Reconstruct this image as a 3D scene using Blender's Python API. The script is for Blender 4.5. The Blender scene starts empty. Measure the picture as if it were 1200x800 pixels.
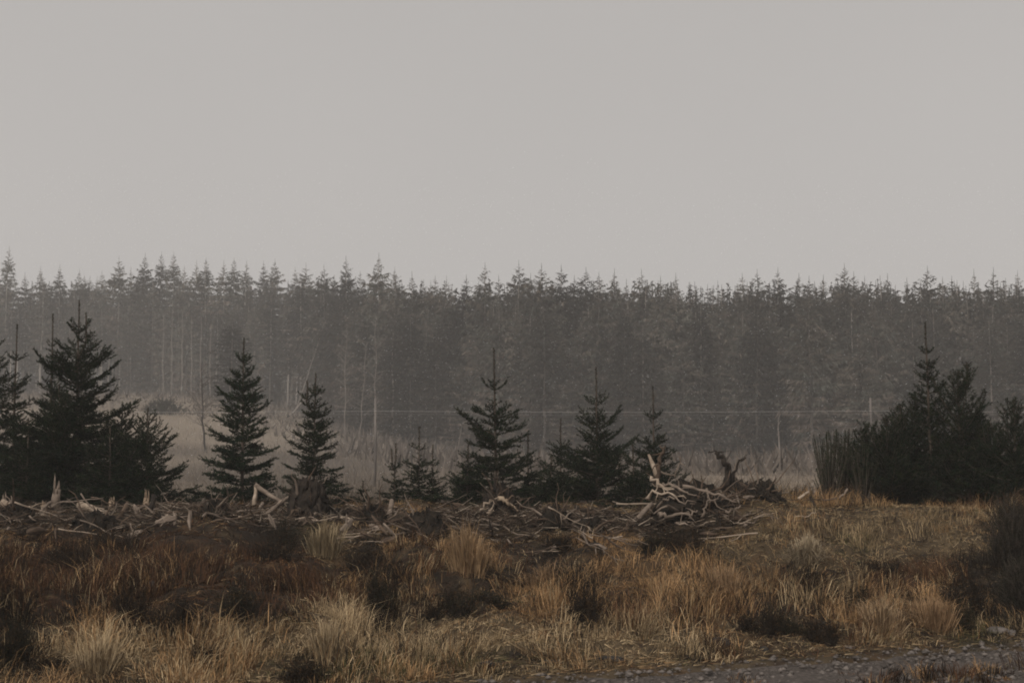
import bpy, math, random
import numpy as np
from mathutils import Vector
R = np.random.RandomState(7)
rnd = random.Random(7)
sc = bpy.context.scene
COL = sc.collection

# ------------------------------------------------------------------ camera, sky, sun, exposure
F = 50.0 / 36.0 * 1200.0                       # focal length in photo pixels (1200 wide)
PITCH = math.atan(140.0 / F)
CAMZ = 2.0
cd = bpy.data.cameras.new('camera'); cam = bpy.data.objects.new('camera', cd); COL.objects.link(cam)
cd.lens = 50; cd.sensor_width = 36; cd.clip_start = 0.1; cd.clip_end = 3000
cam.location = (0, 0, CAMZ); cam.rotation_euler = (math.pi / 2 + PITCH, 0, 0)
sc.camera = cam
sc.view_settings.view_transform = 'Standard'; sc.view_settings.look = 'None'
sc.view_settings.exposure = 0.38; sc.view_settings.gamma = 1.0
sc.cycles.use_denoising = True
sc.cycles.volume_bounces = 2
sc.cycles.max_bounces = 6
sc.cycles.filter_width = 1.9

SUN_ELEV, SUN_ROT = math.radians(38), math.radians(205)
w = bpy.data.worlds.new('World'); sc.world = w; w.use_nodes = True
nt = w.node_tree; nt.nodes.clear()
out = nt.nodes.new('ShaderNodeOutputWorld'); bg = nt.nodes.new('ShaderNodeBackground')
sky = nt.nodes.new('ShaderNodeTexSky'); sky.sky_type = 'NISHITA'; sky.sun_disc = False
sky.sun_elevation = SUN_ELEV; sky.sun_rotation = SUN_ROT
hsv = nt.nodes.new('ShaderNodeHueSaturation'); hsv.inputs['Saturation'].default_value = 0.06
mixc = nt.nodes.new('ShaderNodeMix'); mixc.data_type = 'RGBA'
mixc.inputs['Factor'].default_value = 0.93
mixc.inputs[7].default_value = (4.98, 4.76, 4.60, 1)       # the even cloud layer
nt.links.new(sky.outputs[0], hsv.inputs['Color']); nt.links.new(hsv.outputs[0], mixc.inputs[6])
tcw = nt.nodes.new('ShaderNodeTexCoord'); spx = nt.nodes.new('ShaderNodeSeparateXYZ'); nt.links.new(tcw.outputs['Generated'], spx.inputs[0])
mrg = nt.nodes.new('ShaderNodeMapRange'); mrg.inputs['From Min'].default_value = 0.0; mrg.inputs['From Max'].default_value = 1.0
mrg.inputs['To Min'].default_value = 1.03; mrg.inputs['To Max'].default_value = 0.66; nt.links.new(spx.outputs['Z'], mrg.inputs['Value'])
cn = nt.nodes.new('ShaderNodeTexNoise'); cn.inputs['Scale'].default_value = 2.2; cn.inputs['Detail'].default_value = 3; nt.links.new(tcw.outputs['Generated'], cn.inputs['Vector'])
cm = nt.nodes.new('ShaderNodeMapRange'); cm.inputs['To Min'].default_value = .94; cm.inputs['To Max'].default_value = 1.06; nt.links.new(cn.outputs['Fac'], cm.inputs['Value'])
cx_ = nt.nodes.new('ShaderNodeMath'); cx_.operation = 'MULTIPLY'; nt.links.new(mrg.outputs[0], cx_.inputs[0]); nt.links.new(cm.outputs[0], cx_.inputs[1])
vm = nt.nodes.new('ShaderNodeVectorMath'); vm.operation = 'SCALE'; nt.links.new(mixc.outputs[2], vm.inputs[0]); nt.links.new(cx_.outputs[0], vm.inputs['Scale'])
nt.links.new(vm.outputs[0], bg.inputs['Color']); bg.inputs['Strength'].default_value = 0.082
nt.links.new(bg.outputs[0], out.inputs[0])
sl = bpy.data.lights.new('sun', 'SUN'); sl.energy = 1.5; sl.angle = math.radians(11); sl.color = (1.0, 0.95, 0.88)
so = bpy.data.objects.new('sun', sl); COL.objects.link(so)
sd = Vector((math.sin(SUN_ROT) * math.cos(SUN_ELEV), math.cos(SUN_ROT) * math.cos(SUN_ELEV), math.sin(SUN_ELEV)))
so.rotation_euler = sd.to_track_quat('Z', 'Y').to_euler(); so.location = (-20, -30, 60)

# ------------------------------------------------------------------ pixel <-> place
CP, SP = math.cos(PITCH), math.sin(PITCH)
def at(px, py, Y):
    a, b = (px - 600) / F, (400 - py) / F
    dy, dz = CP - SP * b, SP + CP * b
    s = Y / dy
    return np.array([a * s, Y, CAMZ + dz * s])
def project(x, y, z):
    z = z - CAMZ
    f = y * CP + z * SP; u = -y * SP + z * CP
    return 600 + F * x / f, 400 - F * u / f

# ------------------------------------------------------------------ noise, terrain
def _hash(ix, iy, s):
    n = (ix.astype(np.int64) * 374761393 + iy.astype(np.int64) * 668265263 + s * 1442695041) & 0xFFFFFFFF
    n = ((n ^ (n >> 13)) * 1274126177) & 0xFFFFFFFF
    return ((n ^ (n >> 16)) & 0xFFFF) / 65535.0
def noise(x, y, s=0):
    ix, iy = np.floor(x), np.floor(y); fx, fy = x - ix, y - iy
    fx = fx * fx * (3 - 2 * fx); fy = fy * fy * (3 - 2 * fy)
    a, b = _hash(ix, iy, s), _hash(ix + 1, iy, s); c, d = _hash(ix, iy + 1, s), _hash(ix + 1, iy + 1, s)
    return (a * (1 - fx) + b * fx) * (1 - fy) + (c * (1 - fx) + d * fx) * fy
def fbm(x, y, s=0, o=4):
    v, a, t = 0, 0.5, 0
    for k in range(o):
        v = v + a * noise(x * 2 ** k, y * 2 ** k, s + k * 17); t += a; a *= 0.5
    return v / t
def sstep(a, b, x):
    t = np.clip((x - a) / (b - a), 0, 1); return t * t * (3 - 2 * t)
def toe(x): return np.clip(12.98 + 0.46 * (x + 0.77), 11.2, 17.5)
HOLES = []                                       # (x, y, radius_x, radius_y, depth)
def height(x, y):
    x = np.asarray(x, float); y = np.asarray(y, float)
    t = toe(x); yc = 21.6 + 0.9 * (fbm(x * 0.35, x * 0 + 3.3, 5, 3) - 0.5) * 2
    s = np.clip((y - t) / (yc - t), 0, 1)
    bank = 1.16 * (0.55 * s + 0.45 * s * s * (3 - 2 * s))
    crest = 0.04 * np.exp(-((y - 21.4) / 1.1) ** 2) * (1 - sstep(4.0, 6.0, x)) * (0.5 + fbm(x * 0.8, y * 0.4, 9, 3))
    mound = 0.30 * np.exp(-(((x - 3.5) / 1.0) ** 2 + ((y - 21.0) / 1.2) ** 2)) + 0.10 * sstep(4.6, 5.8, x) * sstep(18.5, 21.5, y) * (1 - sstep(34, 60, y))
    near = sstep(0.0, 1.2, y - t) * (1 - sstep(40, 70, y))
    near = near * (1 - .6 * np.exp(-((y - 21.4) / 1.5) ** 4))
    lump = (fbm(x * 0.9, y * 0.9, 2, 4) - 0.5) * 0.58 * near + (fbm(x * 3.1, y * 3.1, 4, 2) - 0.5) * 0.20 * near
    S = 11.2 - 10.7 * sstep(-52, 10, x)
    far = S * sstep(34, 240, y) + (fbm(x * 0.06, y * 0.06, 11, 3) - 0.5) * 1.5 * sstep(40, 90, y)
    z = bank + crest + mound + lump + far
    z = z + (fbm(x * 2, y * 2, 21, 2) - 0.5) * 0.05
    for (hx, hy, rx, ry, d) in HOLES:
        z = z - d * np.exp(-(((x - hx) / rx) ** 2 + ((y - hy) / ry) ** 2))
    return z
def hz(x, y): return float(height(np.array([x]), np.array([y]))[0])
def hit(px, py):
    Ys = np.concatenate([np.arange(8, 40, 0.04), np.arange(40, 260, 0.5)])
    P = np.array([at(px, py, Y) for Y in Ys])
    below = P[:, 2] <= height(P[:, 0], P[:, 1])
    k = int(np.argmax(below)) if below.any() else len(Ys) - 1
    return P[k]
for (px, py, rx, ry, d) in [(900, 716, .55, .5, .34), (650, 672, .75, .5, .32), (690, 615, .3, .3, .25), (560, 692, .5, .4, .25),
                            (800, 632, .5, .4, .3), (110, 612, .55, .4, .25), (985, 704, .2, .3, .2), (330, 625, .5, .4, .25), (210, 728, .3, .3, .15)]:
    p = hit(px, py); HOLES.append((p[0], p[1], rx, ry, d))

# ------------------------------------------------------------------ materials
def mat(name, c1, c2, scale=8.0, rough=0.85, attr=False, bump=0.0, stretch=None, detail=4.0, spec=0.2):
    m = bpy.data.materials.new(name); m.use_nodes = True; n = m.node_tree; L = n.links
    b = n.nodes['Principled BSDF']; b.inputs['Roughness'].default_value = rough
    b.inputs['Specular IOR Level'].default_value = spec
    tc = n.nodes.new('ShaderNodeTexCoord'); mp = n.nodes.new('ShaderNodeMapping')
    if stretch: mp.inputs['Scale'].default_value = stretch
    L.new(tc.outputs['Object'], mp.inputs['Vector'])
    tx = n.nodes.new('ShaderNodeTexNoise'); tx.inputs['Scale'].default_value = scale; tx.inputs['Detail'].default_value = detail
    L.new(mp.outputs[0], tx.inputs['Vector'])
    rp = n.nodes.new('ShaderNodeValToRGB'); rp.color_ramp.elements[0].position = 0.32; rp.color_ramp.elements[1].position = 0.68
    rp.color_ramp.elements[0].color = (*c1, 1); rp.color_ramp.elements[1].color = (*c2, 1)
    L.new(tx.outputs['Fac'], rp.inputs['Fac']); src = rp.outputs[0]
    if attr:
        at_ = n.nodes.new('ShaderNodeAttribute'); at_.attribute_name = 'tint'
        mx = n.nodes.new('ShaderNodeMix'); mx.data_type = 'RGBA'; mx.blend_type = 'MULTIPLY'; mx.inputs['Factor'].default_value = 1
        L.new(src, mx.inputs[6]); L.new(at_.outputs['Color'], mx.inputs[7]); src = mx.outputs[2]
    L.new(src, b.inputs['Base Color'])
    if bump:
        bp = n.nodes.new('ShaderNodeBump'); bp.inputs['Strength'].default_value = bump; bp.inputs['Distance'].default_value = 0.03
        L.new(tx.outputs['Fac'], bp.inputs['Height']); L.new(bp.outputs[0], b.inputs['Normal'])
    return m
M = dict(
    ground=mat('ground', (.72, .7, .66), (1.2, 1.16, 1.1), 5, .95, True, .7, detail=8),
    track=mat('track', (.045, .037, .032), (.135, .112, .098), 22, .9, False, .8, detail=8),
    stone=mat('stone', (.07, .06, .054), (.21, .18, .16), 6, .85, False, .4),
    stone_and_shade=mat('dark_stone_and_shade', (.02, .019, .018), (.05, .046, .043), 9, .8, False, .5),  # dark rocks, and the shade shapes under the verge
    grass=mat('grass', (.8, .8, .8), (1.15, 1.15, 1.15), 3, .8, True, spec=.1),
    needle=mat('needle', (.65, .7, .7), (1.25, 1.25, 1.1), 4, .8, True, spec=.06),
    bark=mat('spruce_bark', (.05, .038, .030), (.12, .092, .072), 14, .9, False, .5, (1, 1, .3)),
    fneedle=mat('far_foliage', (.7, .7, .7), (1.25, 1.2, 1.15), .8, .9, True),
    fbark=mat('far_bark', (.14, .12, .105), (.26, .225, .20), 2.5, .9, False, .2, (1, 1, .25)),
    palebark=mat('pale_bark', (.26, .225, .20), (.46, .41, .37), 2.5, .9, False, .2, (1, 1, .25)),
    dimbark=mat('dim_bark', (.17, .145, .128), (.31, .27, .24), 2.5, .9, False, .2, (1, 1, .25)),
    bleached=mat('bleached_wood', (.22, .165, .12), (.50, .40, .31), 9, .8, False, .5, (.25, 1, 1)),
    greywood=mat('grey_wood', (.11, .083, .064), (.30, .235, .185), 9, .85, False, .5, (.25, 1, 1)),
    brownwood=mat('brown_wood', (.055, .037, .026), (.15, .105, .075), 9, .85, False, .5, (.25, 1, 1)),
    splinter=mat('splintered_wood', (.19, .13, .085), (.42, .32, .23), 14, .8, False, .5, (1, 1, .2)),
    darkwood=mat('dark_wood', (.014, .011, .009), (.045, .034, .026), 9, .9, False, .7),
    peat=mat('peat', (.009, .0075, .006), (.034, .026, .019), 7, .95, False, .9, detail=8),
    snow=mat('snow', (.82, .82, .83), (.9, .9, .9), 5, .6),
    wire=mat('wire', (.36, .34, .33), (.5, .48, .46), 5, .5, spec=.5),
    post=mat('post_wood', (.12, .108, .10), (.22, .195, .178), 9, .9, False, .4, (1, 1, .2)),
)

for k_ in ('fneedle', 'fbark'):
    n = M[k_].node_tree; b = n.nodes['Principled BSDF']; src = b.inputs['Base Color'].links[0].from_socket
    oi = n.nodes.new('ShaderNodeObjectInfo'); mr = n.nodes.new('ShaderNodeMapRange'); mr.inputs['To Min'].default_value = .2; mr.inputs['To Max'].default_value = 1.65
    sc_ = n.nodes.new('ShaderNodeVectorMath'); sc_.operation = 'SCALE'
    n.links.new(oi.outputs['Random'], mr.inputs['Value']); n.links.new(src, sc_.inputs[0]); n.links.new(mr.outputs[0], sc_.inputs['Scale']); n.links.new(sc_.outputs[0], b.inputs['Base Color'])
# ------------------------------------------------------------------ mesh helpers
def mesh_from(name, V, T, mats, mi=None, tint=None, smooth=False):
    V = np.asarray(V, np.float32).reshape(-1, 3); T = np.asarray(T, np.int32).reshape(-1, 3)
    me = bpy.data.meshes.new(name)
    me.vertices.add(len(V)); me.vertices.foreach_set('co', V.ravel())
    me.loops.add(T.size); me.loops.foreach_set('vertex_index', T.ravel())
    me.polygons.add(len(T)); me.polygons.foreach_set('loop_start', np.arange(0, T.size, 3, dtype=np.int32))
    if not isinstance(mats, (list, tuple)): mats = [mats]
    for m in mats: me.materials.append(m)
    if mi is not None: me.polygons.foreach_set('material_index', np.asarray(mi, np.int32))
    if smooth: me.polygons.foreach_set('use_smooth', np.ones(len(T), bool))
    me.update(calc_edges=True)
    if tint is not None:
        ca = me.color_attributes.new('tint', 'FLOAT_COLOR', 'POINT')
        c = np.ones((len(V), 4), np.float32); c[:, :3] = tint
        ca.data.foreach_set('color', c.ravel())
    return me
def link(name, me, parent=None, loc=None):
    o = bpy.data.objects.new(name, me); COL.objects.link(o)
    if parent is not None: o.parent = parent
    if loc is not None: o.location = loc
    return o
def tag(o, label=None, cat=None, group=None, kind=None):
    if label: o['label'] = label
    if cat: o['category'] = cat
    if group: o['group'] = group
    if kind: o['kind'] = kind
    return o
def empty(name, loc, label, cat, group=None):
    o = bpy.data.objects.new(name, None); COL.objects.link(o); o.location = loc; o.empty_display_size = .2
    return tag(o, label, cat, group)
def copy_tree(o, loc, rz, s, label=None):
    c = o.copy(); COL.objects.link(c); c.location = loc; c.rotation_euler = (0, 0, rz); c.scale = s
    if label: c['label'] = label
    for ch in o.children:
        k = ch.copy(); COL.objects.link(k); k.parent = c
    return c
class MB:
    def __init__(s): s.V = []; s.T = []; s.M = []; s.C = []; s.n = 0
    def add(s, V, T, mi=0, c=(1, 1, 1)):
        V = np.asarray(V, float).reshape(-1, 3); T = np.asarray(T, int).reshape(-1, 3)
        s.V.append(V); s.T.append(T + s.n); s.n += len(V); s.M.append(np.full(len(T), mi))
        cc = np.asarray(c, float); s.C.append(np.broadcast_to(cc, (len(V), 3)) if cc.ndim == 1 else cc)
    def mesh(s, name, mats, smooth=False):
        return mesh_from(name, np.concatenate(s.V), np.concatenate(s.T), mats, np.concatenate(s.M), np.concatenate(s.C), smooth)
def frames(P):
    P = np.asarray(P, float); T = np.gradient(P, axis=0); T /= np.linalg.norm(T, axis=1)[:, None] + 1e-9
    ref = np.array([0.3, 0.2, 0.93]) if abs(T[0, 2]) < .8 else np.array([.95, .2, .1])
    U = np.cross(T, ref); U /= np.linalg.norm(U, axis=1)[:, None] + 1e-9
    return T, U, np.cross(T, U)
def tube(P, rad, n=6, rs=None, flat=1.0, rough=0.0):
    P = np.asarray(P, float); k = len(P); rad = np.broadcast_to(np.asarray(rad, float), (k,))
    _, U, W = frames(P); a = np.arange(n) * 2 * math.pi / n
    rr = rad[:, None] * (1 + (rough * (rs or R).uniform(-1, 1, (k, n)) if rough else 0))
    V = P[:, None, :] + rr[..., None] * (np.cos(a)[None, :, None] * U[:, None, :] + flat * np.sin(a)[None, :, None] * W[:, None, :])
    T = []
    for i in range(k - 1):
        for j in range(n):
            a0, a1, b0, b1 = i * n + j, i * n + (j + 1) % n, (i + 1) * n + j, (i + 1) * n + (j + 1) % n
            T += [(a0, a1, b1), (a0, b1, b0)]
    V = np.concatenate([V.reshape(-1, 3), P[:1], P[-1:]]); c0, c1 = k * n, k * n + 1
    for j in range(n):
        T.append((c0, (j + 1) % n, j)); T.append((c1, (k - 1) * n + j, (k - 1) * n + (j + 1) % n))
    return V, T
def prisms(P0, P1, r0, r1, n=3):
    P0, P1 = np.asarray(P0, float), np.asarray(P1, float); N = len(P0)
    r0 = np.broadcast_to(np.asarray(r0, float), (N,)); r1 = np.broadcast_to(np.asarray(r1, float), (N,))
    A = P1 - P0; A = A / (np.linalg.norm(A, axis=1)[:, None] + 1e-9)
    ref = np.where(np.abs(A[:, 2:3]) < .8, [[0, 0, 1.]], [[1., 0, 0]])
    U = np.cross(A, ref); U /= np.linalg.norm(U, axis=1)[:, None] + 1e-9; W = np.cross(A, U)
    V = np.zeros((N, 2 * n, 3))
    for j in range(n):
        a = 2 * math.pi * j / n; d = math.cos(a) * U + math.sin(a) * W
        V[:, j] = P0 + d * r0[:, None]; V[:, n + j] = P1 + d * r1[:, None]
    t = []
    for j in range(n): t += [(j, (j + 1) % n, n + (j + 1) % n), (j, n + (j + 1) % n, n + j)]
    T = (np.arange(N) * 2 * n)[:, None, None] + np.array(t)[None]
    return V.reshape(-1, 3), T.reshape(-1, 3)
def needles(P0, P1, dens, ln, wd, rs, lean=0.62):
    """small pointed triangles all along the given twig segments"""
    P0, P1 = np.asarray(P0, float), np.asarray(P1, float); L = np.linalg.norm(P1 - P0, axis=1)
    cnt = np.maximum(1, (L * dens + rs.rand(len(L))).astype(int)); idx = np.repeat(np.arange(len(L)), cnt); n = len(idx)
    t = rs.rand(n)[:, None]; p = P0[idx] * (1 - t) + P1[idx] * t
    A = ((P1 - P0) / (L[:, None] + 1e-9))[idx]; Q = rs.normal(size=(n, 3)); Q -= (Q * A).sum(1)[:, None] * A
    Q /= np.linalg.norm(Q, axis=1)[:, None] + 1e-9
    D = A * lean + Q * math.sqrt(1 - lean * lean)
    S = np.cross(D, rs.normal(size=(n, 3))); S /= np.linalg.norm(S, axis=1)[:, None] + 1e-9
    l = ln * rs.uniform(.6, 1.15, n)[:, None]
    V = np.stack([p - S * wd, p + S * wd, p + D * l], 1).reshape(-1, 3)
    return V, np.arange(3 * n).reshape(-1, 3), idx
ORD = ['', 'second ', 'third ', 'fourth ', 'fifth ', 'sixth ', 'seventh ', 'eighth ', 'ninth ', 'tenth ']
LANDMARKS = [(87, 'the big twin-tipped young spruce'), (284, 'the conical young spruce'), (366, 'the twin-leader young spruce'),
             (491, 'the cluster of small saplings'), (581, 'the long-leader young spruce'), (700, 'the broad young spruce'),
             (767, 'the spruce behind the root tangle'), (851, 'the dark crooked snag'), (975, 'the green broom'), (1092, 'the bare-topped conifer'), (1162, 'the right-edge pine')]
USED = {}
def uniq(label):
    """a second thing that reads the same counts on from its landmark"""
    k = USED.get(label, 0); USED[label] = k + 1
    return label, k
def near_mark(px):
    return min(LANDMARKS, key=lambda m: abs(m[0] - px))
def place_words(items, fmt):
    """items: list of px; returns for each a phrase that counts outward from the nearest landmark"""
    out_ = [None] * len(items); by = {}
    for i, px in enumerate(items): by.setdefault(near_mark(px), []).append(i)
    for m, ids in by.items():
        for side, sel in (('left', [i for i in ids if items[i] < m[0]]), ('right', [i for i in ids if items[i] >= m[0]])):
            for k, i in enumerate(sorted(sel, key=lambda i: abs(items[i] - m[0]))):
                out_[i] = fmt % ((ORD[k] if k else 'first ') + 'to the ' + side + ' of ' + m[1])
    return out_

# ------------------------------------------------------------------ what grows where on the bank, read off the photograph
# (px, py, rx, ry, kind); kinds: s pale straw, o orange grass, d dark heather, r rusty brown, m moss green, p bare peat, t tan
PATCH = [(120, 770, 120, 24, 's'), (310, 765, 70, 25, 's'), (385, 748, 40, 32, 's'), (480, 748, 110, 30, 's'), (640, 748, 110, 18, 's'),
         (760, 755, 90, 18, 's'), (40, 690, 60, 40, 'r'), (180, 670, 170, 40, 'r'), (330, 680, 60, 40, 'r'), (20, 750, 28, 50, 'd'), (155, 715, 12, 40, 'd'),
         (210, 725, 24, 30, 'd'), (355, 785, 28, 20, 'd'), (285, 700, 22, 30, 'd'), (120, 610, 60, 26, 'p'), (330, 622, 45, 26, 'p'),
         (385, 632, 32, 26, 't'), (365, 612, 18, 10, 'm'), (430, 650, 22, 30, 'd'), (448, 700, 15, 50, 'd'), (560, 690, 52, 22, 'p'), (650, 668, 62, 24, 'p'),
         (685, 712, 14, 28, 'd'), (550, 645, 30, 30, 'o'), (720, 645, 40, 30, 'o'), (770, 690, 60, 36, 'o'), (640, 710, 60, 26, 'o'), (800, 625, 40, 20, 'p'),
         (880, 640, 70, 40, 't'), (850, 690, 60, 30, 'o'), (900, 715, 42, 26, 'p'), (960, 738, 14, 15, 'd'), (988, 703, 18, 12, 'p'), (1020, 715, 55, 20, 'o'),
         (1095, 712, 36, 22, 'o'), (1000, 660, 60, 40, 't'), (1000, 645, 24, 14, 'm'), (1070, 620, 70, 30, 't'), (1120, 640, 50, 12, 's'), (1070, 680, 60, 25, 'r'),
         (1130, 690, 20, 40, 'd'), (1180, 690, 30, 50, 'd'), (1140, 745, 30, 15, 'm'), (400, 780, 100, 16, 'm'), (560, 775, 60, 8, 'm')]
TINTS = dict(s=((.28, .195, .105), (.62, .465, .28)), o=((.24, .138, .062), (.50, .31, .155)), d=((.010, .008, .006), (.032, .023, .015)),
             r=((.026, .014, .009), (.14, .070, .036)), m=((.075, .066, .026), (.15, .13, .058)), t=((.17, .118, .062), (.47, .345, .20)), p=((.022, .017, .013), (.05, .037, .027)))
KIND = list('sodrmtp')
def kinds_at(x, y, z, rs):
    px, py = project(x, y, z); n = len(x)
    W_ = np.zeros((n, len(KIND)))
    W_[:, 5] = .5 + 1.1 * (fbm(x * .7, y * .7, 31, 3) > .5); W_[:, 3] = .25 + .9 * (fbm(x * .5, y * .5, 33, 3) > .52)
    W_[:, 1] = .2 + 1.0 * (fbm(x * .9, y * .9, 35, 3) > .52); W_[:, 2] = .12 + 1.2 * (fbm(x * 1.1, y * 1.1, 37, 3) > .60)
    lf = 1 - sstep(330, 430, px); W_[:, 3] += 1.2 * lf * (py < 720); W_[:, 2] += .8 * lf * (py < 730); W_[:, 5] *= 1 - .7 * lf
    W_[:, 4] = .15; W_[:, 0] = .12 + .5 * (py > 735)
    for (cx, cy, rx, ry, k) in PATCH:
        W_[:, KIND.index(k)] += 9 * np.exp(-1.4 * (((px - cx) / rx) ** 2 + ((py - cy) / ry) ** 2) ** 1.5)
    W_ /= W_.sum(1)[:, None]; c = W_.cumsum(1); u = rs.rand(n)[:, None]
    return (u > c).sum(1).clip(0, len(KIND) - 1)
def tint_of(kinds, rs):
    lo = np.array([TINTS[k][0] for k in KIND])[kinds]; hi = np.array([TINTS[k][1] for k in KIND])[kinds]
    return lo + (hi - lo) * rs.rand(len(kinds))[:, None]

# ------------------------------------------------------------------ SETTING: ground
def axis(lo, hi, d, end0, end1, g=1.14):
    a = list(np.arange(lo, hi, d)); s = d
    while a[-1] < end1: s *= g; a.append(a[-1] + min(s, 12))
    b = []; s = d; v = lo
    while v > end0: s *= g; v -= min(s, 12); b.append(v)
    return np.array(b[::-1] + a)
def in_track(x, y):
    t = toe(x); return sstep(0.0, .35, t - y - .05 * np.sin(x * 3)) * sstep(-2.75, -2.4, y - t) * (x > -7)
gx, gy = axis(-10, 10, .11, -420, 420), axis(11.0, 25, .1, -40, 430)
X, Y = np.meshgrid(gx, gy); X = X.ravel(); Y = Y.ravel()
Z = height(X, Y) - .06 * in_track(X, Y)
rs = np.random.RandomState(3)
nx, ny = len(gx), len(gy)
i = np.arange(nx * ny).reshape(ny, nx); q = np.stack([i[:-1, :-1], i[:-1, 1:], i[1:, 1:], i[1:, :-1]], -1).reshape(-1, 4)
T = np.concatenate([q[:, [0, 1, 2]], q[:, [0, 2, 3]]])
front = Y > 5
kd = np.full(len(X), KIND.index('t')); kd[front] = kinds_at(X[front], Y[front], Z[front], rs)
gc = (np.array([np.mean(TINTS[k], 0) for k in KIND])[kd] * .17 + np.array(TINTS['p']).mean(0) * .6)  # kind colours darkened for shade between tufts, mixed with real peat brown
farm = sstep(26, 40, Y)[:, None]
fcol = np.array([.11, .092, .078]) + (np.array([.31, .26, .212]) - np.array([.11, .092, .078])) * \
    np.clip(sstep(.46, .6, fbm(X * .09, Y * .05, 41, 4)) * .5 + np.exp(-((X + 33) / 20) ** 2 - ((Y - 165) / 55) ** 2) * (.2 + .9 * fbm(X * .16, Y * .08, 43, 4)) + .8 * np.exp(-((Y - 45) / 14) ** 2) * sstep(4, 9, X), 0, .85)[:, None]
gc = gc * (1 - farm) + fcol * farm
ground = link('ground', mesh_from('ground', np.stack([X, Y, Z], 1), T, M['ground'], tint=gc, smooth=True)); tag(ground, kind='structure')

# the gravel track at the foot of the bank
txs = np.arange(-7, 30, .09); tv = np.linspace(0, 1, 26)
TX, TV = np.meshgrid(txs, tv); TX = TX.ravel(); TV = TV.ravel()
TY = toe(TX) - 2.7 + 2.65 * TV + .10 * np.sin(TX * 3.1) * TV + .08 * (fbm(TX * 2, TV * 0, 51, 2) - .5)
TZ = height(TX, TY) + .012 - .09 * (np.abs(TV * 2 - 1) ** 8) + .05 * (fbm(TX * 5, TY * 5, 52, 3) - .5) - .06 * np.exp(-((TV - .3) / .1) ** 2) - .06 * np.exp(-((TV - .8) / .1) ** 2)
i = np.arange(len(TX)).reshape(len(tv), len(txs)); q = np.stack([i[:-1, :-1], i[:-1, 1:], i[1:, 1:], i[1:, :-1]], -1).reshape(-1, 4)
tag(link('gravel_track', mesh_from('gravel_track', np.stack([TX, TY, TZ], 1), np.concatenate([q[:, [0, 1, 2]], q[:, [0, 2, 3]]]), M['track'], smooth=True)), kind='structure')

def pebbles(n, rs, x, y, r0, r1, zoff=0.0):
    O = np.array([[1, 0, 0], [-1, 0, 0], [0, 1, 0], [0, -1, 0], [0, 0, 1], [0, 0, -1]], float)
    Tt = np.array([(0, 2, 4), (2, 1, 4), (1, 3, 4), (3, 0, 4), (2, 0, 5), (1, 2, 5), (3, 1, 5), (0, 3, 5)])
    r = r0 * (r1 / r0) ** (rs.rand(n) ** 2.2)
    V = O[None] * (1 + .35 * rs.uniform(-1, 1, (n, 6, 1))) * r[:, None, None] * np.array([1.25, 1.0, .6])
    a = rs.rand(n) * 6.28; c, s = np.cos(a)[:, None], np.sin(a)[:, None]
    V = np.stack([V[..., 0] * c - V[..., 1] * s, V[..., 0] * s + V[..., 1] * c, V[..., 2]], -1)
    V += np.stack([x, y, height(x, y) + .25 * r + zoff], 1)[:, None]
    return V.reshape(-1, 3), (np.arange(n) * 6)[:, None, None] + Tt[None]
n = 5500; px_ = rs.uniform(-2.5, 9.5, n); py_ = toe(px_) - 2.6 * rs.rand(n) ** .8 + .12
V, T = pebbles(n, rs, px_, py_, .008, .045)
tag(link('gravel', mesh_from('gravel', V, T, M['stone'])), kind='stuff')

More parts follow.
